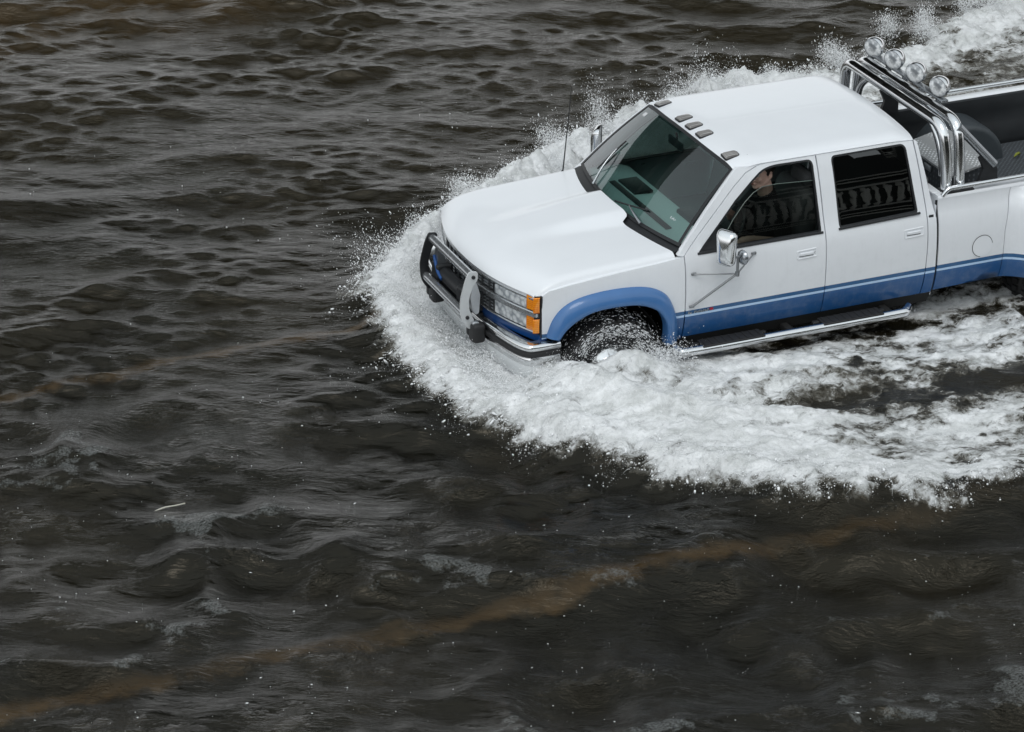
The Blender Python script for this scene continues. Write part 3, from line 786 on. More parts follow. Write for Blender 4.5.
# ---- cargo bed
BX0, BX1 = 2.655, 4.70
def bed_side_y(x, z):
    return yb(min(z, 1.26)) - .010 + (.0 if z < 1.26 else -.0)
def flare_out(x, z):
    q = min(1, max(0, (x - 3.235) / .36)); q = q * q * (3 - 2 * q)
    q2 = min(1, max(0, (4.50 - x) / .36)); q2 = q2 * q2 * (3 - 2 * q2)
    u = min(1, max(0, (1.285 - z) / .10)); u = math.sqrt(max(0, 1 - (1 - u) ** 2))
    return .235 * min(q, q2) * u * (1 - .12 * max(0, (.9 - z) / .3))
for s in (-1, 1):
    bs = MB()
    arch2 = [(3.875 + .415 * math.cos(a), .44 + .50 * math.sin(a)) for a in np.linspace(math.radians(12), math.radians(168), 22)]
    outl = [(BX0, .575), (BX0, 1.345), (BX1, 1.345), (BX1, .575)] + arch2
    # front part before the flare, flare, tail
    patch(bs, [(BX0, .585), (3.232, .600), (3.240, 1.0), (3.285, 1.29), (3.30, 1.345), (BX0, 1.345)], lambda x, z: (x, s * bed_side_y(x, z), z), step=.055, thick=.02, tdir=(0, -s, 0))
    o = bs.build('bed_side', M['paint'], truck, 40)
    fb = MB()
    fo = [(3.238, .600), (3.246, 1.0), (3.291, 1.29), (3.306, 1.345), (BX1, 1.345), (BX1, .60)] + [(4.30, .60)] + arch2[2:-2] + [(3.45, .60)]
    patch(fb, fo, lambda x, z: (x, s * (bed_side_y(x, z) + flare_out(x, z)), z), step=.05, thick=.03, tdir=(0, -s, 0))
    fb.build('rear_fender', M['paint'], truck, 45)
    # rail cap, inner wall
    rc = MB(); prof = [(bed_side_y(3, 1.3) + .002, 1.338), (bed_side_y(3, 1.3) - .004, 1.352), (.90, 1.360), (.835, 1.360), (.822, 1.350), (.820, 1.20)]
    rc.grid(lambda x, k: (x, s * prof[int(k)][0], prof[int(k)][1]), [BX0, BX0 + .01, 3.3, 4.0, BX1], range(6))
    rc.grid(lambda k, t: (BX0 + .001, s * prof[int(k)][0], prof[int(k)][1] - t * (prof[int(k)][1] - 1.10)), range(6), [0, 1])
    o2 = rc.build('bed_rail', M['white'], truck, 35)
    tr = MB(); zr = 1.405
    tr.tube(fillet([(2.70, s * .895, 1.352), (2.745, s * .895, zr), (BX1 - .10, s * .895, zr), (BX1 - .06, s * .895, 1.352)], .05), .0185, 14)
    tr.build('rail_tube', M['chrome'], o2, 50)
    iw = MB()
    iw.grid(lambda x, k: (x, s * [(.835, 1.352), (.80, 1.340), (.79, 1.25), (.80, 1.22), (.80, 1.10), (.785, 1.07), (.79, .90)][int(k)][0], [(.835, 1.352), (.80, 1.340), (.79, 1.25), (.80, 1.22), (.80, 1.10), (.785, 1.07), (.79, .90)][int(k)][1]), np.linspace(BX0 + .02, BX1 - .02, 30), range(7))
    iw.build('bed_liner_side', M['liner'], truck, 35)
    wh = MB()
    def whp(u, k):
        a = PI * u
        yy = (.475, .48, .50, .55, .80)[int(k)]
        q = (.86, .93, .985, 1.0, 1.0)[int(k)]
        return (3.76 - .365 * q * math.cos(a), s * yy, .89 + .37 * q * math.sin(a))
    wh.grid(lambda u, k: whp(u, k), np.linspace(0, 1, 30), range(5))
    wh.add([whp(u, 0) for u in np.linspace(0, 1, 30)], [tuple(range(30))])
    wh.build('bed_wheel_housing', M['slate'], truck, 40)
    # cab-to-bed seal
    sl = MB(); sl.grid(lambda z, t: (2.634 + .02 * t, s * (yb(min(z, 1.25)) - .022), z), np.linspace(.575, 1.33, 14), [0, 1]); sl.build('gap_seal', M['black'], truck)
# fuel filler door
fd = MB(); fc = (3.045, .908)
fd.add([(fc[0] + r * math.cos(a), -(bed_side_y(0, fc[1] + r * math.sin(a)) + o), fc[1] + r * math.sin(a)) for r, o in ((.088, .0005), (.086, .004), (.080, .004)) for a in np.linspace(0, 2 * PI, 33)[:-1]],
       [(q * 32 + i, q * 32 + (i + 1) % 32, (q + 1) * 32 + (i + 1) % 32, (q + 1) * 32 + i) for q in range(2) for i in range(32)] + [tuple(range(64, 96))])
fdo = fd.build('fuel_door', M['white'], truck, 40)
rg = MB(); rg.tube([(fc[0] + .089 * math.cos(a), -(bed_side_y(0, fc[1]) + .0015), fc[1] + .089 * math.sin(a)) for a in np.linspace(.15, 1.45 * PI, 26)], .0022, 6); rg.build('fuel_door_gap', M['black'], fdo)
bf = MB(); bf.box(((BX0 + BX1) / 2, 0, .885), (BX1 - BX0, 1.60, .04))
for y in np.linspace(-.70, .70, 15): bf.box(((BX0 + BX1) / 2, y, .908), (BX1 - BX0 - .1, .05, .012), bev=.004)
bf.build('bed_floor', M['liner'], truck, 35)
tp = MB(); tp.box((4.05, .02, .925), (1.22, 1.46, .012)); tp.build('tread_plate_mat', M['tread_dark'], truck)
fw_ = MB(); fw_.box((BX0 + .02, 0, 1.12), (.035, 1.62, .47), bev=.008); fw_.box((BX0 + .03, 0, 1.352), (.07, 1.66, .02), bev=.006); fw_.build('bed_front_wall', M['white'], truck, 35)
tg = MB(); tg.box((BX1 + .03, 0, 1.06), (.05, 1.72, .56), bev=.012); tg.box((BX1 + .058, 0, 1.06), (.012, 1.3, .30), bev=.005); tgo = tg.build('tailgate', M['white'], truck, 35)
hh = MB(); hh.box((BX1 + .068, 0, 1.24), (.012, .24, .06), bev=.005); hh.build('tailgate_handle', M['black'], tgo)
for s in (-1, 1):
    tl = MB(); tl.box((BX1 + .012, s * .905, 1.08), (.03, .09, .42), bev=.01); tl.build('tail_lamp', M['red'], truck, 40)
rbm = MB(); rbm.box((BX1 + .16, 0, .68), (.20, 1.90, .16), bev=.03); rbm.build('rear_bumper', M['chrome'], truck, 40)

# ---- roll bar with four lamps
rl = MB()
for x0, xt, z in ((2.770, 2.745, 1.872), (2.885, 2.875, 1.880)):
    rl.tube(fillet([(x0, -.825, 1.36), (x0 - .005, -.81, 1.62), (xt, -.755, z), (xt, .755, z), (x0 - .005, .81, 1.62), (x0, .825, 1.36)], [0, .2, .20, .20, .2, 0], 10), .043, 20)
roll = rl.build('roll_bar', M['chrome'], truck, 50)
for s in (-1, 1):
    st_ = MB(); st_.tube(fillet([(2.87, s * .775, 1.850), (3.215, s * .775, 1.490)], .02), .034, 14); st_.build('strut', M['grey_chrome'], roll, 50)
    pt = MB(); pt.prism([(3.08, 1.36), (3.25, 1.36), (3.245, 1.45), (3.225, 1.49), (3.12, 1.59), (3.075, 1.56), (3.12, 1.47)], lambda a, b: (a, s * .755, b), lambda a, b: (a, s * .785, b)); pt.build('strut_plate', M['black'], roll)
    ft = MB(); ft.box((2.85, s * .84, 1.366), (.26, .12, .016), bev=.005); ft.build('bar_foot', M['black'], roll)
    gs = MB(); gs.prism(rpoly([(2.765, 1.62), (2.90, 1.80), (2.90, 1.62)], .03), lambda a, b: (a, s * .80, b), lambda a, b: (a, s * .79, b)); 
lb = MB(); lb.box((2.945, .16, 1.925), (.06, 1.20, .018), bev=.004); 
for y in (-.36, -.1, .16, .42, .70): lb.box((2.935, y, 1.905), (.04, .035, .05), bev=.004)
lb.build('lamp_bracket', M['grey_chrome'], roll, 40)
# a curved inner brace on the bar
for s in (-1, 1):
    ib = MB(); ib.tube(spline([(2.80, s * .34, 1.86), (2.80, s * .50, 1.80), (2.80, s * .61, 1.70), (2.81, s * .665, 1.56), (2.82, s * .67, 1.42)], 5), .028, 12)
    ib.build('inner_brace', M['chrome'], roll, 50)
lamp0 = None
for y in (.668, .345, .005, -.352):
    if lamp0 is None:
        Mx = Matrix.Rotation(math.radians(0), 3, 'Y')
        b = MB(); b.lathe([(.080, -.035), (.085, -.020), (.084, .0), (.074, .035), (.052, .066), (.022, .082), (0, .084)], (0, 0, 0), 'X', 28)
        b.tube([(.03, 0, -.07), (.02, 0, -.115)], .014, 10)
        lamp0 = b.build('spot_lamp', M['chrome'], truck, 50)
        c = MB(); c.lathe([(.002, .030), (.018, .028), (.05, .008), (.070, -.016), (.079, -.031)], (0, 0, 0), 'X', 28); c1 = c.build('reflector', M['chrome'], lamp0, 50)
        d = MB(); d.lathe([(0, -.043), (.03, -.042), (.058, -.039), (.0775, -.0335)], (0, 0, 0), 'X', 28); d1 = d.build('lens', M['lampface'], lamp0, 60)
        e = MB(); e.lathe([(0, -.028), (.011, -.022), (.012, .0), (.012, .03)], (0, 0, 0), 'X', 12); e1 = e.build('bulb_shield', M['black'], lamp0, 60)
        kids = [c1, d1, e1]; o = lamp0
    else:
        o = lamp0.copy(); COL.objects.link(o); o.parent = truck
        for kx in kids:
            q = kx.copy(); COL.objects.link(q); q.parent = o
    o.location = (2.945, y, 2.012 - .028 * y); o.rotation_euler = (0, math.radians(-4), math.radians(30 + random.uniform(-4, 4)))

# ---- door mirrors: chrome heads on tripod arms, one side built, mirrored by construction
for s in (-1, 1):
    mr = MB()
    hd = rpoly([(-.070, -.142), (.070, -.134), (.080, .136), (-.080, .146)], .045, 6); n = len(hd)
    Mz = Matrix.Rotation(math.radians(-68 if s < 0 else 68), 3, 'Z')     # glass looks back towards the driver
    cpos = Vector((.727, s * 1.130, 1.335))
    vs = []
    for sc, dpt in ((1.0, .028), (1.0, .012), (.93, -.008), (.72, -.028), (.40, -.038)):
        for a, c in hd:
            p = Mz @ Vector((a * 1.12 * sc, (dpt) * (1), c * 1.0 * sc)); vs.append(tuple(cpos + Vector((p.x, p.y, p.z))))
    # local y+ is the glass side; turn it to face the tail
    Mz2 = Matrix.Rotation(math.radians(-54 if s < 0 else -126), 3, 'Z'); vs = []
    for sc, dpt in ((1.0, .030), (1.0, .010), (.94, -.012), (.74, -.032), (.40, -.042)):
        for a, c in hd:
            p = Mz2 @ Vector((a * sc, dpt, c * sc)); vs.append(tuple(cpos + p))
    mr.add(vs, [(r * n + i, r * n + (i + 1) % n, (r + 1) * n + (i + 1) % n, (r + 1) * n + i) for r in range(4) for i in range(n)] + [tuple(range(4 * n, 5 * n))])
    mo = mr.build('side_mirror', M['chrome'], truck, 50)
    gl = MB(); gl.add([tuple(cpos + Mz2 @ Vector((a * .96, .026, c * .96))) for a, c in hd], [tuple(range(n))]); gl.build('mirror_glass', M['grey_chrome'], mo)
    rd = MB(); cc = Vector((.872, s * 1.130, 1.245)); Mr = Matrix.Rotation(math.radians(-80 if s < 0 else -100), 3, 'Z')
    rd.lathe([(0, -.03), (.03, -.028), (.052, -.012), (.058, .008), (.054, .014), (0, .018)], tuple(cc), 'Y', 24, Mr); rd.build('round_mirror', M['grey_chrome'], mo, 50)
    ar = MB()
    j = (.835, s * 1.125, 1.118)
    ar.tube([(.835, s * 1.125, 1.25), j], .011, 10)
    ar.tube(spline([(.76, s * 1.12, 1.285), (.80, s * 1.125, 1.26), (.872, s * 1.128, 1.245)], 4), .011, 8)
    ar.tube([j, (.553, s * (ys(.553, 1.10) + .012), 1.099)], .0062, 8)
    ar.tube([j, (.539, s * (ys(.539, .84) + .012), .842)], .0095, 8)
    ar.tube([j, (1.056, s * (ys(1.056, 1.178) + .012), 1.178)], .0062, 8)
    ar.lathe([(0, -.022), (.016, -.018), (.018, .015), (0, .02)], j, 'Z', 12)
    for q in ((.553, 1.10), (.539, .842), (1.056, 1.178)):
        ar.box((q[0], s * (ys(*q) + .007), q[1]), (.042, .016, .022), bev=.007)
    ar.build('mirror_arm', M['dark_metal'], mo, 50)
# ---- whip aerial on the far fender
an = MB(); an.tube([(.33, .90, 1.22), (.40, .905, 1.95)], [.006, .0025], 8); an.lathe([(0.02, 0), (.016, .03), (.006, .05)], (.33, .90, 1.205), 'Z', 12); an.build('aerial', M['black'], truck)

# ================================================================== tread-plate box in the bed
tb = empty('tread_plate_box', (3.02, 0, 1.05)); tag(tb, 'silver diamond tread plate box across the front of the truck bed', 'storage box')
def loc(p): return (p[0] - 3.02, p[1], p[2] - 1.05)
b = MB(); prof = [(3.06, .93), (3.06, 1.272), (3.40, 1.350), (3.40, .93)]
b.prism(prof, lambda a, c: loc((a, -.44, c)), lambda a, c: loc((a, .28, c))); b.build('box_body', M['tread_dark'], tb, 20)
b = MB(); lid = [(3.045, 1.274), (3.045, 1.290), (3.415, 1.374), (3.422, 1.356)]
b.prism(lid, lambda a, c: loc((a, -.455, c)), lambda a, c: loc((a, .295, c))); b.build('box_lid', M['tread_light'], tb, 20)
b = MB(); b.box(loc((3.052, -.08, 1.225)), (.014, .10, .05), bev=.004); b.build('latch', M['dull_metal'], tb)
# leaf lying on the bed floor
lf = MB()
for (cx, cy, r, rot) in ((0, 0, .045, .3), (.02, .02, .03, 1.3)):
    pts = []
    for t in np.linspace(0, 1, 9):
        for w in (-1, 0, 1):
            q = math.sin(PI * t) ** .8 * .32 * w
            a = Matrix.Rotation(rot, 2) @ Vector(((t - .5) * 2 * r, q * r)); pts.append((a.x + cx, a.y + cy, .012 + .02 * abs(w) * math.sin(PI * t) + .012 * t))
    lf.add(pts, [(i * 3 + k, i * 3 + 3 + k, i * 3 + 4 + k, i * 3 + 1 + k) for i in range(8) for k in (0, 1)])
lfo = lf.build('fallen_leaf', M['leaf'], None, 60); lfo.location = (4.21, .43, .936)
tag(lfo, 'yellow green leaf lying on the dark truck bed floor', 'leaf')
# ================================================================== THE DRIVER
def remeshed(mb, name, m, parent, vox=.007, smooth=3):
    tmp = mb.build(name + '_raw', m, None, None)
    md = tmp.modifiers.new('r', 'REMESH'); md.mode = 'VOXEL'; md.voxel_size = vox; md.use_smooth_shade = True
    if smooth:
        sm = tmp.modifiers.new('s', 'SMOOTH'); sm.factor = .5; sm.iterations = smooth
    dg = bpy.context.evaluated_depsgraph_get()
    me = bpy.data.meshes.new_from_object(tmp.evaluated_get(dg), depsgraph=dg)
    me.name = name
    bpy.data.objects.remove(tmp)
    me.polygons.foreach_set('use_smooth', [True] * len(me.polygons))
    me.materials.clear(); me.materials.append(m)
    o = bpy.data.objects.new(name, me); COL.objects.link(o)
    if parent: o.parent = parent
    return o
def ball(b, c, r, M3=None):
    rx, ry, rz = r if hasattr(r, '__len__') else (r, r, r)
    prof = [(math.cos(a), math.sin(a)) for a in np.linspace(-PI / 2, PI / 2, 13)]
    Mx = Matrix.Diagonal((rx, ry, rz)); Mx = (M3 @ Mx) if M3 is not None else Mx
    b.lathe([(max(1e-4, p), h) for p, h in prof], c, 'Z', 18, Mx)
def limb(b, pts, rs, seg=14):
    P = spline(pts, 5); R_ = np.interp(np.linspace(0, len(pts) - 1, len(P)), range(len(pts)), rs)
    b.tube(P, list(R_), seg)
    ball(b, pts[0], rs[0]); ball(b, pts[-1], rs[-1])
D = dict(
 pelvis=(1.50, -.42, .95), chest=(1.485, -.42, 1.23), neck=(1.425, -.42, 1.40),
 lsh=(1.455, -.605, 1.335), lel=(1.47, -.665, 1.10), lwr=(1.225, -.615, 1.165),
 rsh=(1.445, -.235, 1.335), rel=(1.305, -.140, 1.135), rwr=(1.175, -.300, 1.270))
HC = Vector((1.375, -.42, 1.612)); RZH = Matrix.Rotation(math.radians(24), 3, 'Z')
def HV(t): return HC + RZH @ Vector(t)
def body_shapes(b, g=0.0, torso=True, arms=True, head=True, legs=True, sleeves=False):
    if torso:
        for c, r in (((1.50, -.42, .95), (.135, .175, .11)), ((1.495, -.42, 1.07), (.125, .165, .14)), ((1.485, -.42, 1.20), (.125, .185, .14)), ((1.470, -.42, 1.30), (.095, .175, .085)), ((1.455, -.42, 1.345), (.070, .12, .055))):
            ball(b, c, tuple(q + g for q in r))
        limb(b, [(1.465, -.56, 1.342), (1.455, -.42, 1.365), (1.455, -.28, 1.342)], [.058 + g, .06 + g, .058 + g])
    if sleeves:
        limb(b, [D['rsh'], tuple(Vector(D['rsh']).lerp(Vector(D['rel']), .82))], [.064 + g, .056 + g])
        limb(b, [D['lsh'], tuple(Vector(D['lsh']).lerp(Vector(D['lel']), .75))], [.064 + g, .056 + g])
    if arms:
        limb(b, [D['rsh'], D['rel']], [.060, .044]); limb(b, [D['rel'], tuple(Vector(D['rel']).lerp(Vector(D['rwr']), .35)), D['rwr']], [.044, .043, .028])
        limb(b, [D['lsh'], D['lel']], [.060, .044]); limb(b, [D['lel'], tuple(Vector(D['lel']).lerp(Vector(D['lwr']), .35)), D['lwr']], [.044, .043, .028])
    if legs:
        for s in (-1, 1):
            hp = (1.44, -.42 + s * .10, .93); kn = (1.04, -.42 + s * .13, .93); an = (.94, -.42 + s * .12, .70); to = (.80, -.42 + s * .13, .665)
            limb(b, [hp, kn], [.088 + g, .060 + g]); limb(b, [kn, tuple(Vector(kn).lerp(Vector(an), .35)), an], [.060 + g, .060 + g, .042 + g]); limb(b, [an, to], [.045 + g, .036 + g])
    if head:
        limb(b, [(1.45, -.42, 1.35), (1.425, -.42, 1.43), (1.395, -.42, 1.52)], [.072, .063, .063])
        ball(b, tuple(HV((.012, 0, .035))), (.098, .077, .092))           # skull
        ball(b, tuple(HV((-.030, 0, -.020))), (.062, .064, .090))         # face
        ball(b, tuple(HV((-.040, 0, -.085))), (.042, .045, .036))         # jaw
        ball(b, tuple(HV((-.066, 0, -.100))), (.021, .026, .018))         # chin
        for s in (-1, 1):
            limb(b, [tuple(HV((.005, s * .058, -.045))), tuple(HV((-.048, s * .030, -.098)))], [.021, .017])   # jaw line
            ball(b, tuple(HV((-.066, s * .036, -.032))), (.022, .022, .020))      # cheek
            ball(b, tuple(HV((-.083, s * .026, .022))), (.017, .026, .010))       # brow
            ball(b, tuple(HV((.010, s * .078, -.010))), (.020, .009, .032), Matrix.Rotation(s * .25, 3, 'Z'))   # ear
        limb(b, [tuple(HV((-.090, 0, .012))), tuple(HV((-.108, 0, -.022))), tuple(HV((-.112, 0, -.034)))], [.009, .012, .014])   # nose
        for s in (-1, 1): ball(b, tuple(HV((-.098, s * .012, -.038))), (.011, .009, .008))
        ball(b, tuple(HV((-.088, 0, -.066))), (.014, .026, .012))          # mouth mound
bd = MB(); body_shapes(bd)
def hand(b, wr, grip, palm_n, side_):
    """palm from wrist towards the rim, four bent fingers over the rim and a thumb"""
    w = Vector(wr); g = Vector(grip); d = (g - w).normalized(); n = Vector(palm_n).normalized(); a = d.cross(n).normalized() * side_
    pc = w + d * .052
    limb(b, [tuple(w), tuple(w + d * .04), tuple(w + d * .085)], [.027, .033, .030])
    for k, (o, ln) in enumerate(((-.030, .92), (-.010, 1.03), (.011, 1.0), (.030, .80))):
        k0 = w + d * .088 + a * o; k1 = k0 + (d * .036 - n * .006) * ln; k2 = k1 + (d * .010 + n * .026) * ln; k3 = k2 + (-d * .014 + n * .016) * ln
        limb(b, [tuple(k0 - d * .02), tuple(k0), tuple(k1), tuple(k2), tuple(k3)], [.010, .0098, .0092, .0085, .0075], 8)
    t0 = w + d * .030 - a * .026; t1 = t0 + d * .030 - a * .026 + n * .010; t2 = t1 + d * .022 - a * .006 + n * .018
    limb(b, [tuple(t0), tuple(t1), tuple(t2)], [.014, .0115, .009], 8)
hand(bd, D['rwr'], (1.10, -.345, 1.345), (-.3, -.1, -.95), 1)
hand(bd, D['lwr'], (1.13, -.585, 1.15), (-.6, .5, -.6), -1)
drv = remeshed(bd, 'person', M['skin'], None, .0055, 3)
tag(drv, 'person in a black t-shirt at the wheel behind the half open truck window', 'person')
sb = MB(); body_shapes(sb, .009, True, False, False, False, True)
limb(sb, [(1.455, -.42, 1.355), (1.432, -.42, 1.425)], [.080, .072])
remeshed(sb, 'tshirt', M['shirt'], drv, .009, 4)
tr_ = MB(); body_shapes(tr_, .010, False, False, False, True); ball(tr_, (1.49, -.42, .945), (.150, .188, .115)); remeshed(tr_, 'trousers', M['jeans'], drv, .011, 3)
hr = MB()
ball(hr, tuple(HV((.022, 0, .050))), (.101, .084, .090)); ball(hr, tuple(HV((.062, 0, .0))), (.055, .072, .070)); 
for s in (-1, 1): limb(hr, [tuple(HV((.0, s * .070, .035))), tuple(HV((-.008, s * .072, -.005)))], [.014, .008])
remeshed(hr, 'hair', M['hair'], drv, .006, 2)
lp = MB()
for z, r in ((-.0640, .0032), (-.0705, .0040)): lp.tube(spline([tuple(HV((-.090 - .012 * math.cos(t * 1.5), .024 * t, z + (.003 * (abs(t) < .3) if z > -.07 else 0)))) for t in np.linspace(-1, 1, 7)], 3), [r * max(.3, math.sqrt(max(0, 1 - q * q))) for q in np.linspace(-1, 1, 19)], 8)
lp.build('lips', M['lips'], drv, 60)
for s in (-1, 1):
    e = MB(); ball(e, tuple(HV((-.0760, s * .030, .004))), .0125); eo = e.build('eye', M['eye'], drv, 60)
    i_ = MB(); ball(i_, tuple(HV((-.0850, s * .030, .004))), .0058); i_.build('iris', M['iris'], eo, 60)

drv.location = (-.055, -.11, .015)
# ================================================================== FLOOD WATER (one sheet, wake and foam built into it)
SKY_STRENGTH = .145; SUN_STRENGTH = .75
def _hash(ix, iy, seed):
    h = (ix.astype(np.int64) * 374761393 + iy.astype(np.int64) * 668265263 + seed * 2147483647) & 0xffffffff
    h = ((h ^ (h >> 13)) * 1274126177) & 0xffffffff
    return (h ^ (h >> 16)) & 0xffff
def perlin(x, y, seed=0):
    x0 = np.floor(x); y0 = np.floor(y); fx = x - x0; fy = y - y0
    u = fx * fx * fx * (fx * (fx * 6 - 15) + 10); v = fy * fy * fy * (fy * (fy * 6 - 15) + 10)
    def g(ix, iy, dx, dy):
        a = _hash(ix, iy, seed) * (2 * PI / 65536); return np.cos(a) * dx + np.sin(a) * dy
    n00 = g(x0, y0, fx, fy); n10 = g(x0 + 1, y0, fx - 1, fy); n01 = g(x0, y0 + 1, fx, fy - 1); n11 = g(x0 + 1, y0 + 1, fx - 1, fy - 1)
    return (n00 * (1 - u) + n10 * u) * (1 - v) + (n01 * (1 - u) + n11 * u) * v * 1.0
def fbm(x, y, f, octv, seed, gain=.5, ridged=False):
    a = 1.0; t = 0; s = 0
    for i in range(octv):
        n = perlin(x * f + 17.3 * i, y * f - 9.1 * i, seed + i) * 1.5
        if ridged: n = 1 - 2 * np.abs(n)
        t = t + a * n; s += a; a *= gain; f *= 2.03
    return t / s
def sst(a, b, x):
    t = np.clip((x - a) / (b - a), 0, 1); return t * t * (3 - 2 * t)
# foam outline on the water (x, y)
FOAM = np.array([(12, 9.0), (8.0, 5.8), (6.2, 4.75), (4.7, 4.05), (3.5, 3.85), (2.5, 3.55), (1.5, 3.15), (.6, 2.60), (-.1, 2.15), (-.62, 1.80), (-1.02, 1.50), (-1.40, 1.02), (-1.50, .30), (-1.54, -.45), (-1.44, -1.12), (-1.20, -1.68), (-.82, -2.34), (-.34, -2.88), (.32, -3.44), (1.05, -3.70), (1.8, -3.92), (3.0, -4.3), (5.0, -4.9), (12, -7.5)])
FOAMS = np.array(spline([(*p, 0) for p in FOAM], 5))[:, :2]
def sdist(x, y):
    """signed distance to the foam outline, positive inside"""
    d = np.full(x.shape, 1e9)
    for i in range(len(FOAMS) - 1):
        a, b = FOAMS[i], FOAMS[i + 1]; e = b - a
        t = np.clip(((x - a[0]) * e[0] + (y - a[1]) * e[1]) / (e @ e), 0, 1)
        d = np.minimum(d, np.hypot(x - a[0] - t * e[0], y - a[1] - t * e[1]))
    ins = inside([tuple(p) for p in FOAMS], np.stack([x.ravel(), y.ravel()], 1)).reshape(x.shape)
    return np.where(ins, d, -d)
def truck_dist(x, y):
    """distance outside the truck's plan (negative inside)"""
    qx = np.maximum(-.92 - x, x - 4.9); hw = np.where(x > 3.3, 1.16, .95); qy = np.abs(y) - hw
    return np.where((qx > 0) | (qy > 0), np.hypot(np.maximum(qx, 0), np.maximum(qy, 0)), np.maximum(qx, qy))
# ---- travelling waves
_wr = np.random.default_rng(5)
NW = 70
lam = np.exp(_wr.uniform(math.log(.13), math.log(.95), NW)); lam[:8] = _wr.uniform(1.3, 3.0, 8); kk = 2 * PI / lam
base_dir = math.atan2(.88, .47)
th = base_dir + .15 + _wr.normal(0, .48, NW) + np.where(_wr.random(NW) < .2, PI, 0)
am = .044 / kk * np.where(lam > 1.0, .75, 1.0) * _wr.uniform(.5, 1.4, NW); ph = _wr.uniform(0, 2 * PI, NW)
N2 = 26; lam2 = np.exp(_wr.uniform(math.log(.30), math.log(1.3), N2)); k2 = 2 * PI / lam2; th2 = _wr.uniform(0, 2 * PI, N2); am2 = .060 / k2 * _wr.uniform(.5, 1.4, N2); ph2 = _wr.uniform(0, 2 * PI, N2)
def waves(x, y):
    wx = x + .10 * fbm(x, y, .9, 2, 101); wy = y + .10 * fbm(x, y, .9, 2, 131)
    h = np.zeros_like(x); dx = np.zeros_like(x); dy = np.zeros_like(x)
    grp = .80 + .8 * fbm(x, y, .33, 2, 77); fine = np.clip(.85 + 1.5 * fbm(x, y, .55, 3, 88), .45, 1.6)
    dep = x * .40 + y * .916; nearw = .62 + .38 * sst(-4.2, .6, dep); longw = 2.2 - 1.2 * sst(-4.5, 1.0, dep)
    for i in range(NW):
        a = kk[i] * (wx * math.cos(th[i]) + wy * math.sin(th[i])) + ph[i]
        g_ = (fine if lam[i] < .55 else grp) * (nearw if lam[i] < 1.0 else longw)
        h += am[i] * np.sin(a) * g_; c = am[i] * np.cos(a) * .55 * g_
        dx += c * math.cos(th[i]); dy += c * math.sin(th[i])
    fg = sst(.2, -2.6, dep) * np.clip(.8 + 1.2 * fbm(x, y, .5, 2, 93), .15, 1.6)
    for i in range(N2):
        a = k2[i] * (wx * math.cos(th2[i]) + wy * math.sin(th2[i])) + ph2[i]
        h += am2[i] * np.sin(a) * fg; c = am2[i] * np.cos(a) * .6 * fg; dx += c * math.cos(th2[i]); dy += c * math.sin(th2[i])
    return h, dx, dy
def wake_height(x, y, d, td):
    near = y < 0
    fx = sst(2.6, -.8, x)                                  # strong at the bow, fading aft
    bow = (1 - .8 * np.exp(-(td / .28) ** 2)) * (.035 + .14 * fx) * sst(-.06, .36, d + .6 * edge_noise(x, y)) * np.where(d > .55, 1 - .55 * sst(.55, 1.2, d), 1)
    # thrown sheet leaving the front wheel, near side and far side
    def ridge(pts, hs, w):
        h = np.zeros_like(x)
        for (a, b, h0, h1) in zip(pts[:-1], pts[1:], hs[:-1], hs[1:]):
            a = np.array(a); b = np.array(b); e = b - a
            t = np.clip(((x - a[0]) * e[0] + (y - a[1]) * e[1]) / (e @ e), 0, 1)
            q = np.hypot(x - a[0] - t * e[0], y - a[1] - t * e[1])
            h = np.maximum(h, (h0 + (h1 - h0) * t) * np.exp(-(q / w) ** 2))
        return h
    r1 = ridge([(-.62, -1.02), (-.45, -1.40), (-.15, -1.80), (.35, -2.10), (1.0, -2.35)], [.17, .19, .15, .10, .05], .20)
    r2 = ridge([(-.80, 1.25), (-.42, 1.60), (.1, 1.95), (.8, 2.40), (2.0, 3.10), (3.0, 3.45), (4.5, 3.75), (6.2, 4.4), (9, 6)], [.14, .22, .25, .27, .32, .30, .10, .10, .10], .22) * np.clip(.75 + .9 * fbm(x, y, 2.6, 4, 655, .6), .15, 1.6) + .06 * np.exp(-((d - .45) / .3) ** 2) * (y > 1.2) * fbm(x, y, 9, 4, 657, .65)
    front = .01 * np.exp(-((x + .98) / .25) ** 2) * sst(1.25, .6, np.abs(y))
    hub = .225 * np.exp(-(((x + .06) / .30) ** 2 + ((y + 1.10) / .14) ** 2))
    gap = -.07 * np.exp(-((y + 1.75 + .16 * (x - .5)) / .22) ** 2) * sst(.1, .6, x) * sst(3.5, 1.5, x)
    hull = -.05 * np.exp(-(td / .5) ** 2) * sst(.2, .9, x)
    # smooth swell pushed ahead of the foam
    sw = .10 * np.exp(-((d - .14) / .26) ** 2) * np.where(near, sst(-1.5, -.2, x), .55) * (1 + .5 * fbm(x, y, .9, 2, 55))
    dn = d + .10 * fbm(x, y, 1.1, 3, 59)
    for dc, aa, ww in ((-.72, .060, .15), (-1.18, .045, .15), (-1.70, .030, .17)):
        sw = sw + aa * np.exp(-((dn - dc) / ww) ** 2) * near * sst(-1.6, -.4, x) * np.clip(.5 + 1.4 * fbm(x, y, 1.0, 3, 61), 0, 1.5)
    return bow + r1 + r2 + front + hub + gap + hull + sw - .0
def edge_noise(x, y):
    k = 1 + 1.7 * sst(-.2, 1.0, x) * (y < 0)
    return k * (.17 * fbm(x * .8, y, 2.0, 3, 301, .6) + .12 * fbm(x, y * .7, 6, 4, 311, .68))
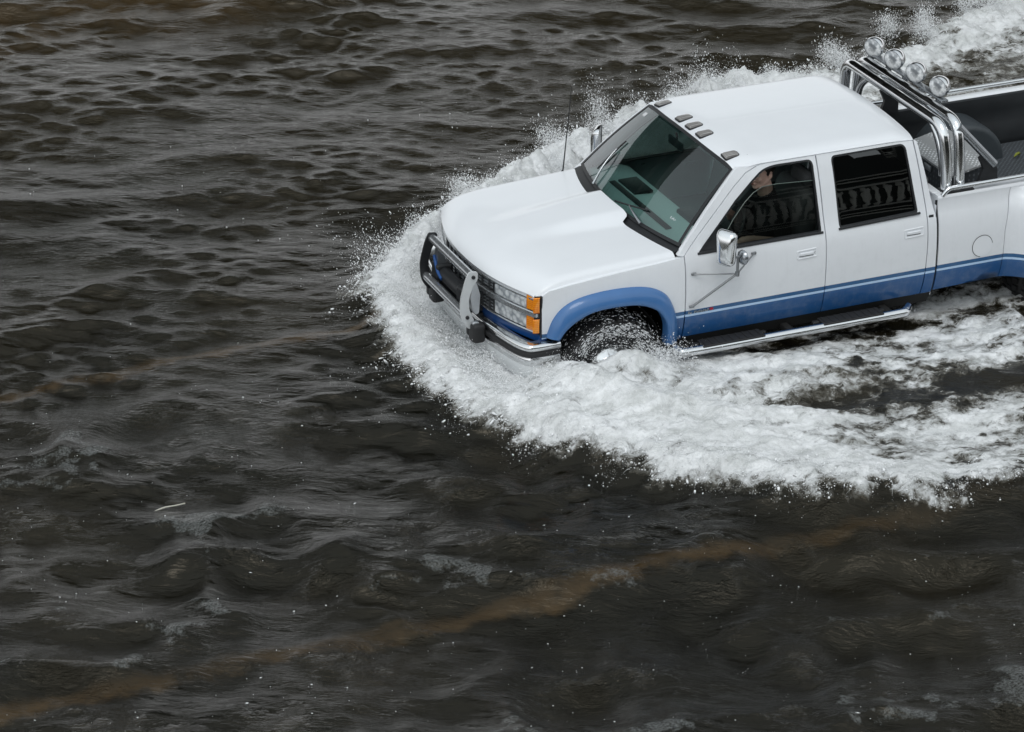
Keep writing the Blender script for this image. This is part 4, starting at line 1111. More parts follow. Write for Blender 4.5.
def foam_density(x, y, d, td):
    de = d + edge_noise(x, y)
    F = sst(-.10, .26, de)
    near = y < 0
    aft = sst(.1, 1.6, x)
    # patches torn open behind the front wheel
    sx = x * .62; 
    tear = fbm(sx, y, 2.1, 5, 401, .60)
    lace = fbm(x * .75, y, 4.2, 4, 431, .6, True)
    inner = .33 + .62 * tear + .42 * lace - .40 * np.exp(-(td / .12) ** 2) * sst(.35, .7, x)
    band = np.exp(-((d - .42) / .38) ** 2)                       # the rolling outer crest stays white longest
    hull = np.exp(-((td - .28) / .40) ** 2)
    gapn = np.exp(-((y + 1.80 + .17 * (x - .5)) / .20) ** 2) * sst(.10, .45, x)
    dens = np.clip(inner + (.34 - .16 * sst(1.0, 2.6, x)) * band + .20 * hull * near - .50 * gapn * near * np.clip(.8 + 1.2 * fbm(x, y, 1.6, 3, 471), 0, 1.6), 0, 1.2)
    dens_far = np.clip(.36 - .14 * sst(3.2, 5.2, x) + .75 * tear + .26 * lace + .62 * np.exp(-((d - .34) / .34) ** 2), 0, 1.2)
    dens = np.where(near, dens, dens_far)
    farbow = sst(-.2, 1.0, x)
    mixv = np.where(near, aft, farbow)
    tot = (1 - mixv) * (.87 + .40 * tear + .18 * lace) + mixv * dens
    return F * np.clip(tot, 0, 1.15)
def axis(segs, far=600):
    """segs: list of (from, to, step); grows geometrically outwards afterwards"""
    a = []
    for f0, f1, st in segs: a += list(np.arange(f0, f1 - 1e-9, st))
    a.append(segs[-1][1])
    st = segs[0][2]; lo = [a[0]]
    while lo[-1] > -far: st *= 1.22; lo.append(lo[-1] - st)
    st = segs[-1][2]; hi = [a[-1]]
    while hi[-1] < far: st *= 1.22; hi.append(hi[-1] + st)
    return np.array(lo[:0:-1] + a + hi[1:])
ax = axis([(-6.2, -1.9, .021), (-1.9, 4.2, .0135), (4.2, 8.2, .024)])
ay = axis([(-7.0, -4.2, .022), (-4.2, 4.0, .0150), (4.0, 10.5, .026)])
X, Y = np.meshgrid(ax, ay, indexing='ij')
SD = sdist(X, Y); TD = truck_dist(X, Y)
H, DX, DY = waves(X, Y)
fade = np.clip(1.4 - np.hypot(X - 1, Y) / 60, 0, 1)
FD = foam_density(X, Y, SD, TD)
calm = 1 - .55 * np.clip(FD, 0, 1) * sst(-.1, .3, SD)
WH = wake_height(X, Y, SD, TD)
fm = np.clip(FD, 0, 1)
# froth relief: lumpy at several sizes
wqx = X + .16 * fbm(X, Y, 2.2, 3, 905, .6); wqy = Y + .16 * fbm(X, Y, 2.2, 3, 915, .6)
lump = fbm(X, Y, 3.2, 3, 501, .55) * .048 * sst(.0, .5, TD) + fbm(X + .05 * fbm(X, Y, 5, 2, 9), Y, 8.5, 4, 521, .62) * .026
blob = (1 - fbm(wqx * .7, wqy, 5, 5, 541, .58, True)) * -.018 + .011 - np.clip(fbm(X, Y, 5.5, 3, 547, .6) - .25, 0, 1) * .07
turb = fbm(X * .6, Y, 1.3, 3, 561) * .07
fro = fm * sst(-.05, .2, SD)
Z = WL + fade * (H * calm) + WH + fro * (lump + blob) + sst(0, .5, SD) * turb * sst(-.4, 1.0, X)
ch = fade * (1 - .8 * np.clip(sst(-.1, .1, SD), 0, 1))
PX = X + DX * ch; PY = Y + DY * ch
under_truck = sst(.03, -.06, TD)
Z = Z * (1 - under_truck) + under_truck * np.minimum(Z, .47)
# spill around the wheel well stays below the hub
nx, ny = X.shape
co = np.stack([PX, PY, Z], -1).reshape(-1, 3).astype(np.float32)
idx = np.arange(nx * ny, dtype=np.int32).reshape(nx, ny)
quads = np.stack([idx[:-1, :-1], idx[1:, :-1], idx[1:, 1:], idx[:-1, 1:]], -1).reshape(-1, 4)
def mesh_np(name, co, faces, m):
    me = bpy.data.meshes.new(name); nf, k = faces.shape
    me.vertices.add(len(co)); me.vertices.foreach_set('co', np.ascontiguousarray(co, np.float32).ravel())
    me.loops.add(nf * k); me.loops.foreach_set('vertex_index', np.ascontiguousarray(faces, np.int32).ravel())
    me.polygons.add(nf); me.polygons.foreach_set('loop_start', np.arange(0, nf * k, k, dtype=np.int32))
    me.polygons.foreach_set('use_smooth', np.ones(nf, bool))
    me.update(calc_edges=True); me.materials.append(m)
    return me
def water_material():
    m, nt, b = mat('murky_flood_water')
    geo = N(nt, 'ShaderNodeNewGeometry'); P = geo.outputs['Position']
    at_ = N(nt, 'ShaderNodeAttribute'); at_.attribute_name = 'foam'; F = at_.outputs['Fac']
    # --- foam coverage: broad density broken up by cells, threads and fine bubbles
    wv = N(nt, 'ShaderNodeVectorMath'); wv.operation = 'MULTIPLY_ADD'
    nv = nt.nodes.new('ShaderNodeTexNoise'); nv.inputs['Scale'].default_value = 5; nv.inputs['Detail'].default_value = 3; L(nt, P, nv.inputs['Vector'])
    L(nt, nv.outputs['Color'], wv.inputs[0]); wv.inputs[1].default_value = (.22, .22, .22); L(nt, P, wv.inputs[2])
    W = wv.outputs[0]
    n1 = noise(nt, W, 9, 7, .68); n2 = noise(nt, W, 42, 5, .7)
    vo = N(nt, 'ShaderNodeTexVoronoi'); vo.feature = 'DISTANCE_TO_EDGE'; vo.inputs['Scale'].default_value = 6.5; L(nt, W, vo.inputs['Vector'])
    th_ = math_(nt, 'SUBTRACT', .30, math_(nt, 'MULTIPLY', vo.outputs['Distance'], 1.5))
    q = math_(nt, 'ADD', math_(nt, 'MULTIPLY', math_(nt, 'SUBTRACT', n1, .5), .95), math_(nt, 'MULTIPLY', math_(nt, 'SUBTRACT', n2, .5), .65))
    q = math_(nt, 'ADD', q, math_(nt, 'MULTIPLY', th_, .28))
    q = math_(nt, 'ADD', q, math_(nt, 'MULTIPLY_ADD', F, 1.15, -.12))
    # fine threads strung across the gaps
    wv2 = N(nt, 'ShaderNodeVectorMath'); wv2.operation = 'MULTIPLY'; L(nt, W, wv2.inputs[0]); wv2.inputs[1].default_value = (.46, 1.0, 1.0)
    n3 = noise(nt, wv2.outputs[0], 7, 5, .6, .5)
    thr = math_(nt, 'SUBTRACT', 1.0, math_(nt, 'MULTIPLY', math_(nt, 'ABSOLUTE', math_(nt, 'SUBTRACT', n3, .5)), 14.0), clamp=True)
    thr = math_(nt, 'MULTIPLY', thr, math_(nt, 'MULTIPLY', F, 2.2, clamp=True))
    q = math_(nt, 'ADD', q, math_(nt, 'MULTIPLY', thr, .20))
    q = math_(nt, 'ADD', q, math_(nt, 'MULTIPLY', math_(nt, 'SUBTRACT', n3, .5), .95))
    mr = ramp(nt, q, [(.26, (0, 0, 0)), (.42, (.16, .16, .16)), (.60, (.56, .56, .56)), (.86, (1, 1, 1))])
    gate = math_(nt, 'MULTIPLY', F, 6.0, clamp=True)
    cov = math_(nt, 'MULTIPLY', mr.outputs[0], gate, clamp=True)
    # --- water body: dark, with bands where the drowned kerb lines and silt show through
    sp = N(nt, 'ShaderNodeSeparateXYZ'); L(nt, P, sp.inputs[0])
    wob = noise(nt, P, .55, 4, .6); wob2 = noise(nt, P, 3.0, 4, .65)
    yy = math_(nt, 'ADD', sp.outputs[1], math_(nt, 'MULTIPLY_ADD', wob2, .34, -.17))
    yy = math_(nt, 'ADD', yy, math_(nt, 'MULTIPLY_ADD', wob, .5, -.25))
    def band(c, w, pw=1.0):
        d = math_(nt, 'ABSOLUTE', math_(nt, 'SUBTRACT', yy, c))
        r = N(nt, 'ShaderNodeMapRange'); r.interpolation_type = 'SMOOTHSTEP'; L(nt, d, r.inputs[0]); r.inputs[1].default_value = w; r.inputs[2].default_value = w * .1; r.inputs[3].default_value = 0; r.inputs[4].default_value = pw
        return r.outputs[0]
    silt = ramp(nt, noise(nt, P, .42, 4, .6), [(.42, (0, 0, 0)), (.70, (1, 1, 1))]).outputs[0]
    bands = math_(nt, 'MAXIMUM', math_(nt, 'MAXIMUM', band(.55, .13, 1.0), band(-3.80, .14, .8)), math_(nt, 'MULTIPLY', band(8.1, 1.3, .55), 1.0))
    brk = ramp(nt, noise(nt, P, 1.5, 5, .65), [(.36, (.12, .12, .12)), (.60, (1, 1, 1))]).outputs[0]
    fadex = N(nt, 'ShaderNodeMapRange'); L(nt, sp.outputs[0], fadex.inputs[0]); fadex.inputs[1].default_value = -.2; fadex.inputs[2].default_value = 1.2; fadex.inputs[3].default_value = 1; fadex.inputs[4].default_value = .12
    bands = math_(nt, 'MULTIPLY', math_(nt, 'MULTIPLY', bands, brk), fadex.outputs[0])
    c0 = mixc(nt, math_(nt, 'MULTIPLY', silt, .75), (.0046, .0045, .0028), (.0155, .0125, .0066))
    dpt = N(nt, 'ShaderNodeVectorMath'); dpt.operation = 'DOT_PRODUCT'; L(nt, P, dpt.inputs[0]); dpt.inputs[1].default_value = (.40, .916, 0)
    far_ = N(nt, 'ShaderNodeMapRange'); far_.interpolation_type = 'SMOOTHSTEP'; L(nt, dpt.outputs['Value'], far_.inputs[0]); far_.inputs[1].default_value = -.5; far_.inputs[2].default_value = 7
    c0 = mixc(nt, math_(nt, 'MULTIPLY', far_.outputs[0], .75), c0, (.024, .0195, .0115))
    c1 = mixc(nt, bands, c0, (.064, .040, .0175))
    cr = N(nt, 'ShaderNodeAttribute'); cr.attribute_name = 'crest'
    sky_glint = math_(nt, 'MULTIPLY', math_(nt, 'MULTIPLY', cr.outputs['Fac'], 5.0, clamp=True), math_(nt, 'MULTIPLY', ramp(nt, math_(nt, 'ADD', cr.outputs['Fac'], math_(nt, 'MULTIPLY', math_(nt, 'SUBTRACT', noise(nt, P, 7.5, 6, .70), .5), 2.2)), [(.34, (0, 0, 0)), (.60, (1, 1, 1))]).outputs[0], ramp(nt, noise(nt, P, 55, 5, .75), [(.38, (0, 0, 0)), (.68, (1, 1, 1))]).outputs[0]))
    c1 = mixc(nt, math_(nt, 'MULTIPLY', sky_glint, .85), c1, (.165, .174, .172))  # pale sky reflections on the wave crests, painted into the water colour
    foamc = mixc(nt, ramp(nt, noise(nt, wv2.outputs[0], 8, 6, .68), [(.36, (0, 0, 0)), (.60, (1, 1, 1))]).outputs[0], (.62, .635, .63), (.93, .94, .95))
    foamc = mixc(nt, ramp(nt, cov, [(.25, (0, 0, 0)), (.75, (1, 1, 1))]).outputs[0], (.46, .445, .40), foamc)
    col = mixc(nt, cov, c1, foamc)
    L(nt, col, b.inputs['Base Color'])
    b.inputs['IOR'].default_value = 1.37; b.inputs['Specular Tint'].default_value = (1.0, .91, .75, 1)
    L(nt, math_(nt, 'MULTIPLY_ADD', cov, .6, .045), b.inputs['Roughness'])
    # --- relief too fine for the mesh
    du = N(nt, 'ShaderNodeVectorMath'); du.operation = 'DOT_PRODUCT'; L(nt, P, du.inputs[0]); du.inputs[1].default_value = (.50, -.27, 0)
    dw = N(nt, 'ShaderNodeVectorMath'); dw.operation = 'DOT_PRODUCT'; L(nt, P, dw.inputs[0]); dw.inputs[1].default_value = (.70, 1.35, 0)
    sv = N(nt, 'ShaderNodeCombineXYZ'); L(nt, du.outputs['Value'], sv.inputs[0]); L(nt, dw.outputs['Value'], sv.inputs[1])
    r1 = noise(nt, sv.outputs[0], 9, 6, .62, .6); r2 = noise(nt, sv.outputs[0], 26, 4, .6, .3)
    patchy = ramp(nt, noise(nt, P, .7, 4, .62), [(.40, (.12, .12, .12)), (.66, (2.4, 2.4, 2.4))]).outputs[0]
    hw_ = math_(nt, 'ADD', math_(nt, 'MULTIPLY', r1, .013), math_(nt, 'MULTIPLY', math_(nt, 'MULTIPLY', r2, .0045), patchy))
    dp = N(nt, 'ShaderNodeVectorMath'); dp.operation = 'DOT_PRODUCT'; L(nt, P, dp.inputs[0]); dp.inputs[1].default_value = (.40, .916, 0)
    dm = N(nt, 'ShaderNodeMapRange'); dm.interpolation_type = 'SMOOTHSTEP'; L(nt, dp.outputs['Value'], dm.inputs[0]); dm.inputs[1].default_value = -.4; dm.inputs[2].default_value = -2.4
    paws = math_(nt, 'MULTIPLY', ramp(nt, noise(nt, P, 1.7, 6, .66), [(.54, (0, 0, 0)), (.66, (1, 1, 1))]).outputs[0], dm.outputs[0])
    r3 = noise(nt, sv.outputs[0], 40, 4, .62)
    hw_ = math_(nt, 'ADD', hw_, math_(nt, 'MULTIPLY', math_(nt, 'MULTIPLY', r3, .026), paws))
    hf = math_(nt, 'ADD', math_(nt, 'MULTIPLY', n2, .014), math_(nt, 'MULTIPLY', noise(nt, W, 95, 3, .6), .005))
    ff = math_(nt, 'MULTIPLY', F, 1.0, clamp=True)
    hh_ = math_(nt, 'ADD', math_(nt, 'MULTIPLY', hw_, math_(nt, 'SUBTRACT', 1.0, math_(nt, 'MULTIPLY', ff, .5))), math_(nt, 'MULTIPLY', hf, cov))
    bp = N(nt, 'ShaderNodeBump'); bp.inputs['Strength'].default_value = 1.0; bp.inputs['Distance'].default_value = 1.0
    L(nt, hh_, bp.inputs['Height']); L(nt, bp.outputs[0], b.inputs['Normal'])
    return m
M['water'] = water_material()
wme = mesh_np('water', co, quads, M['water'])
att = wme.attributes.new('foam', 'FLOAT', 'POINT'); att.data.foreach_set('value', np.clip(FD, 0, 1.2).astype(np.float32).ravel())
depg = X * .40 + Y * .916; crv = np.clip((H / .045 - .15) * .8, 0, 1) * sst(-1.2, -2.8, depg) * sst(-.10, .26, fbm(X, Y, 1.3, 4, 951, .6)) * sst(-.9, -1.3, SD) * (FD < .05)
att = wme.attributes.new('crest', 'FLOAT', 'POINT'); att.data.foreach_set('value', crv.astype(np.float32).ravel())  # mask for the painted crest glints
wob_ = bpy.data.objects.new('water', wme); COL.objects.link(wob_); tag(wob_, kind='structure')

# ------------------------------------------------------------------ spray: droplets and threads thrown off the foam
def height_at(x, y):
    i = np.clip(np.searchsorted(ax, x), 1, nx - 1); j = np.clip(np.searchsorted(ay, y), 1, ny - 1)
    return Z[i, j], FD[i, j], SD[i, j], TD[i, j]
_oct = np.array([(1, 0, 0), (-1, 0, 0), (0, 1, 0), (0, -1, 0), (0, 0, 1), (0, 0, -1)], float)
_of = np.array([(0, 2, 4), (2, 1, 4), (1, 3, 4), (3, 0, 4), (2, 0, 5), (1, 2, 5), (3, 1, 5), (0, 3, 5)])
def ico1():
    bm = bmesh.new(); bmesh.ops.create_icosphere(bm, subdivisions=1, radius=1.0); bm.verts.index_update()
    v = np.array([tuple(q.co) for q in bm.verts]); f = np.array([[q.index for q in fc.verts] for fc in bm.faces]); bm.free(); return v, f
_ic = ico1()
def scatter(centres, radii, dirs, stretch, base):
    """many small beads as one mesh: each is a unit shape stretched along dirs"""
    v, f = base; n = len(centres); k = len(v)
    d = dirs / np.maximum(1e-6, np.linalg.norm(dirs, axis=1, keepdims=True))
    h = np.where(np.abs(d[:, 2:3]) < .9, np.array([[0, 0, 1.]]), np.array([[1., 0, 0]]))
    e1 = np.cross(d, h); e1 /= np.linalg.norm(e1, axis=1, keepdims=True); e2 = np.cross(d, e1)
    jit = rng.uniform(.75, 1.25, (n, k, 1))
    loc_ = v[None, :, :] * jit
    P = centres[:, None, :] + radii[:, None, None] * (loc_[..., 0:1] * d[:, None, :] * stretch[:, None, None] + loc_[..., 1:2] * e1[:, None, :] + loc_[..., 2:3] * e2[:, None, :])
    F = (f[None] + (np.arange(n) * k)[:, None, None]).reshape(-1, 3)
    return P.reshape(-1, 3), F
m, nt, b = mat('white_spray')
b.inputs['Base Color'].default_value = (.95, .96, .97, 1); b.inputs['Roughness'].default_value = .35
b.inputs['Subsurface Weight'].default_value = 0.0
M['spray'] = m
pos = []; rad = []; dr = []; stt = []
def emit(p, r, d, s):
    pos.append(p); rad.append(r); dr.append(d); stt.append(s)
# (1) along the outer edge: fringe thrown outwards, densest at the rim
seg = FOAMS[1:] - FOAMS[:-1]; sl = np.linalg.norm(seg, axis=1)
mid = (FOAMS[1:] + FOAMS[:-1]) / 2
wgt = sl * np.where(mid[:, 0] < 4.5, 1, .35) * np.where(mid[:, 0] > 8, 0, 1)
def fringe(n, spread, hgt, rlo, rhi, st, bias=0.0):
    i = rng.choice(len(seg), n, p=wgt / wgt.sum()); t = rng.random(n)
    base = FOAMS[i] + seg[i] * t[:, None]; nr = np.stack([seg[i][:, 1], -seg[i][:, 0]], 1) / sl[i][:, None]
    test = sdist(base[:, 0] + nr[:, 0] * .05, base[:, 1] + nr[:, 1] * .05)
    nr = np.where((test > 0)[:, None], -nr, nr)
    xy = base + nr * rng.uniform(-.45, .35 + spread * 3, n)[:, None]
    z, fd, sd_, td = height_at(xy[:, 0], xy[:, 1])
    de = sd_ + edge_noise(xy[:, 0], xy[:, 1]) - .06
    clump = np.clip(.45 + 1.5 * fbm(xy[:, 0], xy[:, 1], 2.3, 3, 611), .03, 1.3)
    k = (td > .02) & (rng.random(n) < np.exp(-np.maximum(0, -de) / (spread * clump)) * np.exp(-np.maximum(0, de - bias) / .12))
    xy, z, nr, de, clump = xy[k], z[k], nr[k], de[k], clump[k]; n = len(xy)
    lift = np.abs(rng.normal(0, 1, n)) * hgt * clump * np.exp(-np.maximum(-de, 0) / .4)
    r = rlo * (rhi / rlo) ** (rng.random(n) ** 2.2)
    p = np.stack([xy[:, 0], xy[:, 1], z + r * .5 + lift], 1)
    d = np.stack([nr[:, 0], nr[:, 1], rng.normal(.5, .6, n)], 1) + rng.normal(0, .35, (n, 3))
    emit(p, r, d, 1 + rng.exponential(st, n))
fringe(120000, .07, .045, .0010, .0045, .5, .10)
fringe(26000, .22, .05, .0009, .0036, .4, .05)
fringe(9000, .12, .05, .0035, .0100, 1.0, .08)
# (2) over the froth itself: lumps and beads following the foam density
def over(n, lo, hi, rlo, rhi, lift, st, sel=None):
    x = rng.uniform(lo[0], hi[0], n); y = rng.uniform(lo[1], hi[1], n)
    z, fd, sd_, td = height_at(x, y)
    cl = fbm(x, y, 6, 3, 701, .6)
    k = (rng.random(n) < np.clip(fd, 0, 1) ** 2.5 * np.clip(.55 + 1.3 * cl, .03, 1)) & (td > .02) & (sd_ > -.05)
    if sel is not None: k &= sel(x, y)
    x, y, z = x[k], y[k], z[k]; n = len(x)
    r = rlo * (rhi / rlo) ** (rng.random(n) ** 2); l = np.abs(rng.normal(0, 1, n)) * lift
    p = np.stack([x, y, z + l - r * .2], 1)
    emit(p, r, rng.normal(0, 1, (n, 3)) * np.array([1, 1, .8]), 1 + rng.exponential(st, n))
over(30000, (-1.6, -4.1), (4.4, 4.4), .0010, .0040, .026, .4)
over(16000, (-1.5, -2.8), (.6, 2.6), .0010, .0045, .055, .5)
over(26000, (-1.0, 1.2), (4.2, 3.6), .0012, .0050, .10, .5)
# (3) standing plumes: bow corners, the front wheel, the far crest
def plume(c, sx, n, hgt, dirv, rlo=.0012, rhi=.0052, st=.6, ex=1.0):
    c = np.array(c); u = rng.normal(0, 1, (n, 3)) * np.array(sx)
    t = rng.exponential(.45, n) ** ex
    v = np.array(dirv)[None] * t[:, None] + rng.normal(0, .10, (n, 3)) * t[:, None]
    p = c + u + v * hgt; p[:, 2] = np.maximum(p[:, 2] - .35 * hgt * t ** 2 * .3, WL + .02)
    _, _, _, td = height_at(p[:, 0], p[:, 1]); k = td > -.02
    r = rlo * (rhi / rlo) ** (rng.random(n) ** 2.2)
    emit(p[k], r[k], (v + rng.normal(0, .2, (n, 3)))[k], (1 + rng.exponential(st, n))[k])
plume((-.60, -1.08, .52), (.10, .08, .05), 7000, .14, (-.25, -.9, .55))
plume((-.95, -.70, .50), (.12, .25, .04), 7000, .11, (-.8, -.4, .5))
plume((-1.0, .30, .50), (.12, .35, .04), 7000, .12, (-.9, .1, .5))
plume((-.85, 1.15, .50), (.16, .16, .06), 8000, .20, (-.6, .6, .75))
for (x_, y_, h_) in ((-.75, 1.45, .45), (-.25, 1.78, .42), (.25, 2.10, .40), (.75, 2.40, .42), (1.2, 2.70, .50), (1.6, 2.92, .55), (2.0, 3.15, .65), (2.5, 3.35, .75), (3.0, 3.5, .62), (3.6, 3.6, .4), (4.7, 3.85, .32), (5.6, 4.3, .32), (6.4, 4.7, .42), (7.0, 5.0, .4)):
    for q in range(3):
        plume((x_ + rng.normal(0, .2), y_ + rng.normal(0, .10), .56), (.06, .05, .06), 2600, h_ * rng.uniform(.05, .40), (-.10 + rng.normal(0, .25), .30, .85), rhi=.0050)
# water flung round the front tyre
n = 3000; a = rng.uniform(-.15, PI * .92, n); rr = .405 + np.abs(rng.normal(0, .03, n)); 
arc = np.where(rng.random(n) < .6, 1, 0)
k = (.5 + .5 * np.sin(a * 5 + 2.2 * rng.integers(0, 3, n))) * rng.random(n) > .42
p = np.stack([-.105 + rr * np.cos(a), -.865 - rng.uniform(-.10, .145, n), .42 + rr * np.sin(a)], 1)
emit(p[k], (.0014 * (3.2) ** (rng.random(n) ** 2))[k], np.stack([-np.sin(a), rng.normal(0, .2, n), np.cos(a)], 1)[k], (1 + rng.exponential(2.2, n))[k])
n = 4500; a = rng.uniform(-.1, PI * .8, n); rr = rng.uniform(.20, .40, n)
p = np.stack([-.105 + rr * np.cos(a), -.865 - .130 - np.abs(rng.normal(0, .02, n)), .42 + rr * np.sin(a)], 1)
k = rng.random(n) < np.where((rr > .30) | (a < .9), .9, .25) * (.4 + .6 * np.sin(a * 7 + rr * 30) ** 2)
emit(p[k], (.0014 * (3.0) ** (rng.random(n) ** 2))[k], np.stack([-np.sin(a), rng.normal(0, .2, n), np.cos(a)], 1)[k], (1 + rng.exponential(2.5, n))[k])
plume((-.12, -1.04, .40), (.16, .02, .045), 6000, .07, (.2, -.3, .7))
plume((.20, -1.06, .46), (.10, .05, .06), 6000, .18, (.35, -.35, .55))
plume((.05, -1.10, .42), (.16, .06, .04), 5000, .12, (.2, -.5, .5))
# (4) threads and ropes of water: short curved chains of overlapping beads
def ropes(n, r0, ln, spread, sel=None):
    i = rng.choice(len(seg), n, p=wgt / wgt.sum()); t = rng.random(n)
    base = FOAMS[i] + seg[i] * t[:, None]; nr = np.stack([seg[i][:, 1], -seg[i][:, 0]], 1) / sl[i][:, None]
    test = sdist(base[:, 0] + nr[:, 0] * .05, base[:, 1] + nr[:, 1] * .05); nr = np.where((test > 0)[:, None], -nr, nr)
    xy = base + nr * rng.uniform(-spread, .06, n)[:, None]
    z, fd, sd_, td = height_at(xy[:, 0], xy[:, 1]); k = (fd > .25) & (td > .05)
    xy, nr, z = xy[k], nr[k], z[k]; n = len(xy); m_ = 10
    v = np.stack([nr[:, 0], nr[:, 1], rng.uniform(.1, .9, n)], 1) + rng.normal(0, .45, (n, 3)); v /= np.linalg.norm(v, axis=1, keepdims=True)
    side_ = rng.normal(0, .5, (n, 3)); le = ln * rng.uniform(.35, 1.4, n); q = np.linspace(0, 1, m_)
    p = np.stack([xy[:, 0], xy[:, 1], z], 1)[:, None, :] + le[:, None, None] * (v[:, None, :] * q[None, :, None] + side_[:, None, :] * (q ** 2)[None, :, None] * .5)
    p[:, :, 2] -= (le[:, None] * q[None] ** 2) * .45
    tan = v[:, None, :] + side_[:, None, :] * q[None, :, None]; tan[:, :, 2] -= .9 * q[None]
    rr = r0 * rng.uniform(.6, 1.3, n)[:, None] * (1 - .75 * q[None]) * rng.uniform(.75, 1.25, (n, m_))
    st_ = (le[:, None] / m_) / rr * .75
    emit(p.reshape(-1, 3), rr.ravel(), tan.reshape(-1, 3), np.clip(st_.ravel(), 1, 5))
ropes(700, .0030, .07, .2)
P_ = np.concatenate(pos); R_ = np.concatenate(rad); D_ = np.concatenate(dr); S_ = np.concatenate(stt)
big = R_ > .0045
v1, f1 = scatter(P_[big], R_[big], D_[big], np.minimum(S_[big], 5), _ic)
v2, f2 = scatter(P_[~big], R_[~big], D_[~big], np.minimum(S_[~big], 6), (_oct, _of))
sme = mesh_np('spray', np.concatenate([v1, v2]), np.concatenate([f1, f2 + len(v1)]), M['spray'])
spo = bpy.data.objects.new('spray', sme); COL.objects.link(spo)
tag(spo, 'white spray and beads of water thrown up around the truck', kind='stuff')
print('beads', len(P_), 'water verts', len(co))

# ------------------------------------------------------------------ flecks of froth drifting on the open water
n = 4200; x = rng.uniform(-6, 6, n); y = rng.uniform(-6.5, 5, n)
z, fd, sd_, td = height_at(x, y)
k = (fd < .02) & (rng.random(n) < np.clip(1.6 * fbm(x * .8 + .3 * y, y, .9, 4, 801, .6, True) - .35, .012, 1) * np.where(y < 0, 1, .25)); x, y, z = x[k], y[k], z[k]; n = len(x)
r = .0016 * (5.0) ** (rng.random(n) ** 3.2)
dd = rng.normal(0, 1, (n, 3)); dd[:, 2] *= .1
v_, f_ = scatter(np.stack([x, y, z + .002], 1), r, dd, 1 + rng.exponential(.5, n), (_oct * np.array([1, 1, .5]), _of))
fo_ = bpy.data.objects.new('foam_flecks', mesh_np('foam_flecks', v_, f_, M['spray'])); COL.objects.link(fo_)
tag(fo_, 'small pale flecks of froth scattered over the dark water', kind='stuff')
# a pale reed floating left of the truck
sk = MB(); zz, _, _, _ = height_at(np.array([-3.77]), np.array([-1.64]))
sk.tube(spline([(-.118, -.012, 0), (-.04, .004, .006), (.05, .002, .004), (.118, .010, .0)], 5), [.006] * 8 + [.005] * 8, 8); sko = sk.build('floating_reed', M['stick'], None, 60)
sko.location = (-3.77, -1.64, float(zz[0]) + .012); sko.rotation_euler = (0, 0, .06); tag(sko, 'thin pale reed stem floating on the dark open water', 'reed')

# ================================================================== out of view: added slab darkening the water's reflections, and the balustraded building
m, nt, b = mat('added_slab_concrete'); tc = N(nt, 'ShaderNodeTexCoord')
L(nt, mixc(nt, noise(nt, tc.outputs['Object'], .6, 5), (.05, .05, .048), (.11, .11, .10)), b.inputs['Base Color']); b.inputs['Roughness'].default_value = .8; M['added_slab'] = m
M['pale_stone'] = simple('pale_balcony_stone', (.85, .83, .76), .8, var=.2, scale=2)
M['dark_wall'] = simple('dark_facade', (.035, .038, .036), .7, var=.4, scale=1.5)
vd = MB(); c_, s_ = math.cos(-.4158), math.sin(-.4158)
def vw(a, d_): return (a * math.cos(.4158) + d_ * math.sin(.4158) + .5, -a * math.sin(.4158) + d_ * math.cos(.4158))
def vbox(b_, a0, a1, d0, d1, z0, z1):
    q = [vw(a0, d0), vw(a1, d0), vw(a1, d1), vw(a0, d1)]
    b_.add([(x, y, z0) for x, y in q] + [(x, y, z1) for x, y in q], [(3, 2, 1, 0), (4, 5, 6, 7), (0, 1, 5, 4), (1, 2, 6, 5), (2, 3, 7, 6), (3, 0, 4, 7)])
vbox(vd, -70, 70, 12.0, 30, 13.8, 14.8)
for d_ in (13.5, 17, 21, 25, 28.5): vbox(vd, -70, 70, d_, d_ + .9, 12.8, 13.8)
vbox(vd, -70, 70, 11.7, 12.0, 14.1, 15.6)
fo2 = vd.build('added_dark_slab', M['added_slab'], None, 20); tag(fo2, kind='structure')  # unseen slab, added to keep sky out of the near water's reflections
bl = empty('balustraded_building', (12, -30, 1.4)); tag(bl, 'building with a pale balustraded balcony mirrored in the truck side window', 'building')
def bb_(name, m_, c, d_): 
    b_ = MB(); b_.box((c[0] - 12, c[1] + 30, c[2]), d_); return b_.build(name, m_, bl, 30)
bb_('wall', M['dark_wall'], (12, -33, 5.6), (60, 4, 14)); bb_('balcony_slab', M['pale_stone'], (12, -30.3, 3.6), (58, 1.4, .35)); bb_('balcony_rail', M['pale_stone'], (12, -29.8, 4.95), (58, .35, .28)); bb_('cornice', M['pale_stone'], (12, -30.7, 6.2), (60, .6, .16)); bb_('cornice', M['pale_stone'], (12, -30.7, 6.9), (60, .6, .20))
bal = MB(); bal.lathe([(.06, 0), (.06, .08), (.035, .12), (.075, .38), (.04, .80), (.035, .95), (.06, 1.02), (.06, 1.04)], (0, 0, 0), 'Z', 10); b0 = None
for i in range(96):
    if b0 is None: o = b0 = bal.build('baluster', M['pale_stone'], bl, 50)
    else: o = b0.copy(); COL.objects.link(o); o.parent = bl
    o.location = (-6 + i * .23, .2, 3.78)

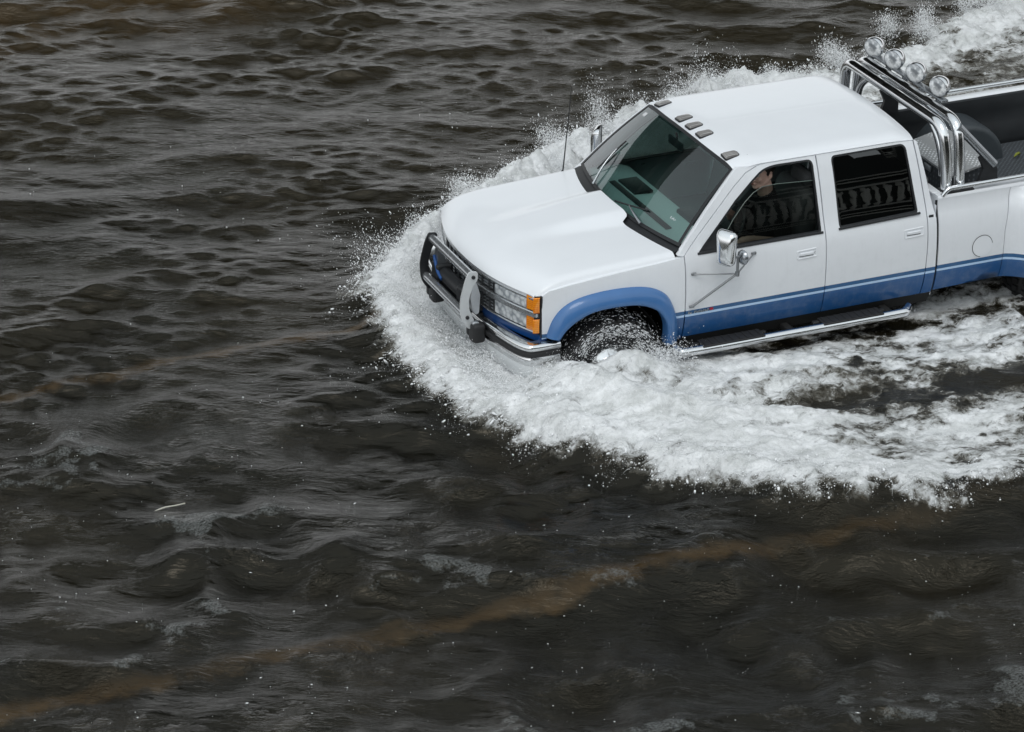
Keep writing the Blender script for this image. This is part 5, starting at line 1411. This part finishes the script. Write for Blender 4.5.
# ================================================================== CAMERA, SKY, SUN
cam_d = bpy.data.cameras.new('camera'); cam = bpy.data.objects.new('camera', cam_d); COL.objects.link(cam)
R2 = Vector((0.9164261344, -0.4001116106, 0.0085929752)); U2 = Vector((0.1670032032, 0.4018448440, 0.9003502938)); B2 = Vector((-0.3636936489, -0.8236694850, 0.4350810376))
mw = Matrix.Identity(4)
for i, v in enumerate((R2, U2, B2)):
    for j in range(3): mw[j][i] = v[j]
mw.translation = (-9.698401856, -20.866226080, 11.123226057)
cam.matrix_world = mw
cam_d.sensor_width = 36.0; cam_d.sensor_fit = 'HORIZONTAL'; cam_d.lens = 3301.461 * 36.0 / 1024.0
cam_d.clip_start = .1; cam_d.clip_end = 5000
scene.camera = cam

SUN_EL, SUN_AZ = math.radians(62), math.radians(208)      # azimuth measured from +Y clockwise
world = bpy.data.worlds.new('World'); scene.world = world; world.use_nodes = True
nt = world.node_tree; bg = nt.nodes['Background']
sky = nt.nodes.new('ShaderNodeTexSky'); sky.sky_type = 'NISHITA'; sky.sun_disc = False
sky.sun_elevation = SUN_EL; sky.sun_rotation = SUN_AZ; sky.air_density = 6.0; sky.dust_density = .3; sky.ozone_density = 2.0
hs = nt.nodes.new('ShaderNodeHueSaturation'); hs.inputs['Saturation'].default_value = .10
nt.links.new(sky.outputs[0], hs.inputs['Color'])
tm = nt.nodes.new('ShaderNodeMix'); tm.data_type = 'RGBA'; tm.blend_type = 'MULTIPLY'; tm.inputs[0].default_value = 1
tm.inputs[7].default_value = (.93, 1.0, 1.075, 1)
nt.links.new(hs.outputs[0], tm.inputs[6]); nt.links.new(tm.outputs[2], bg.inputs['Color'])
bg.inputs['Strength'].default_value = SKY_STRENGTH
sd = bpy.data.lights.new('sun', 'SUN'); sd.energy = SUN_STRENGTH; sd.angle = math.radians(25); sd.color = (1, .97, .93)
so = bpy.data.objects.new('sun', sd); COL.objects.link(so)
dv_ = Vector((math.sin(SUN_AZ) * math.cos(SUN_EL), math.cos(SUN_AZ) * math.cos(SUN_EL), math.sin(SUN_EL)))
so.rotation_euler = dv_.to_track_quat('Z', 'Y').to_euler(); so.location = (0, 0, 30)

scene.view_settings.view_transform = 'Standard'; scene.view_settings.look = 'None'; scene.view_settings.exposure = 0; scene.view_settings.gamma = 1
scene.render.engine = 'CYCLES'
scene.cycles.max_bounces = 10; scene.cycles.transparent_max_bounces = 12; scene.cycles.glossy_bounces = 5
scene.cycles.caustics_reflective = False; scene.cycles.caustics_refractive = False
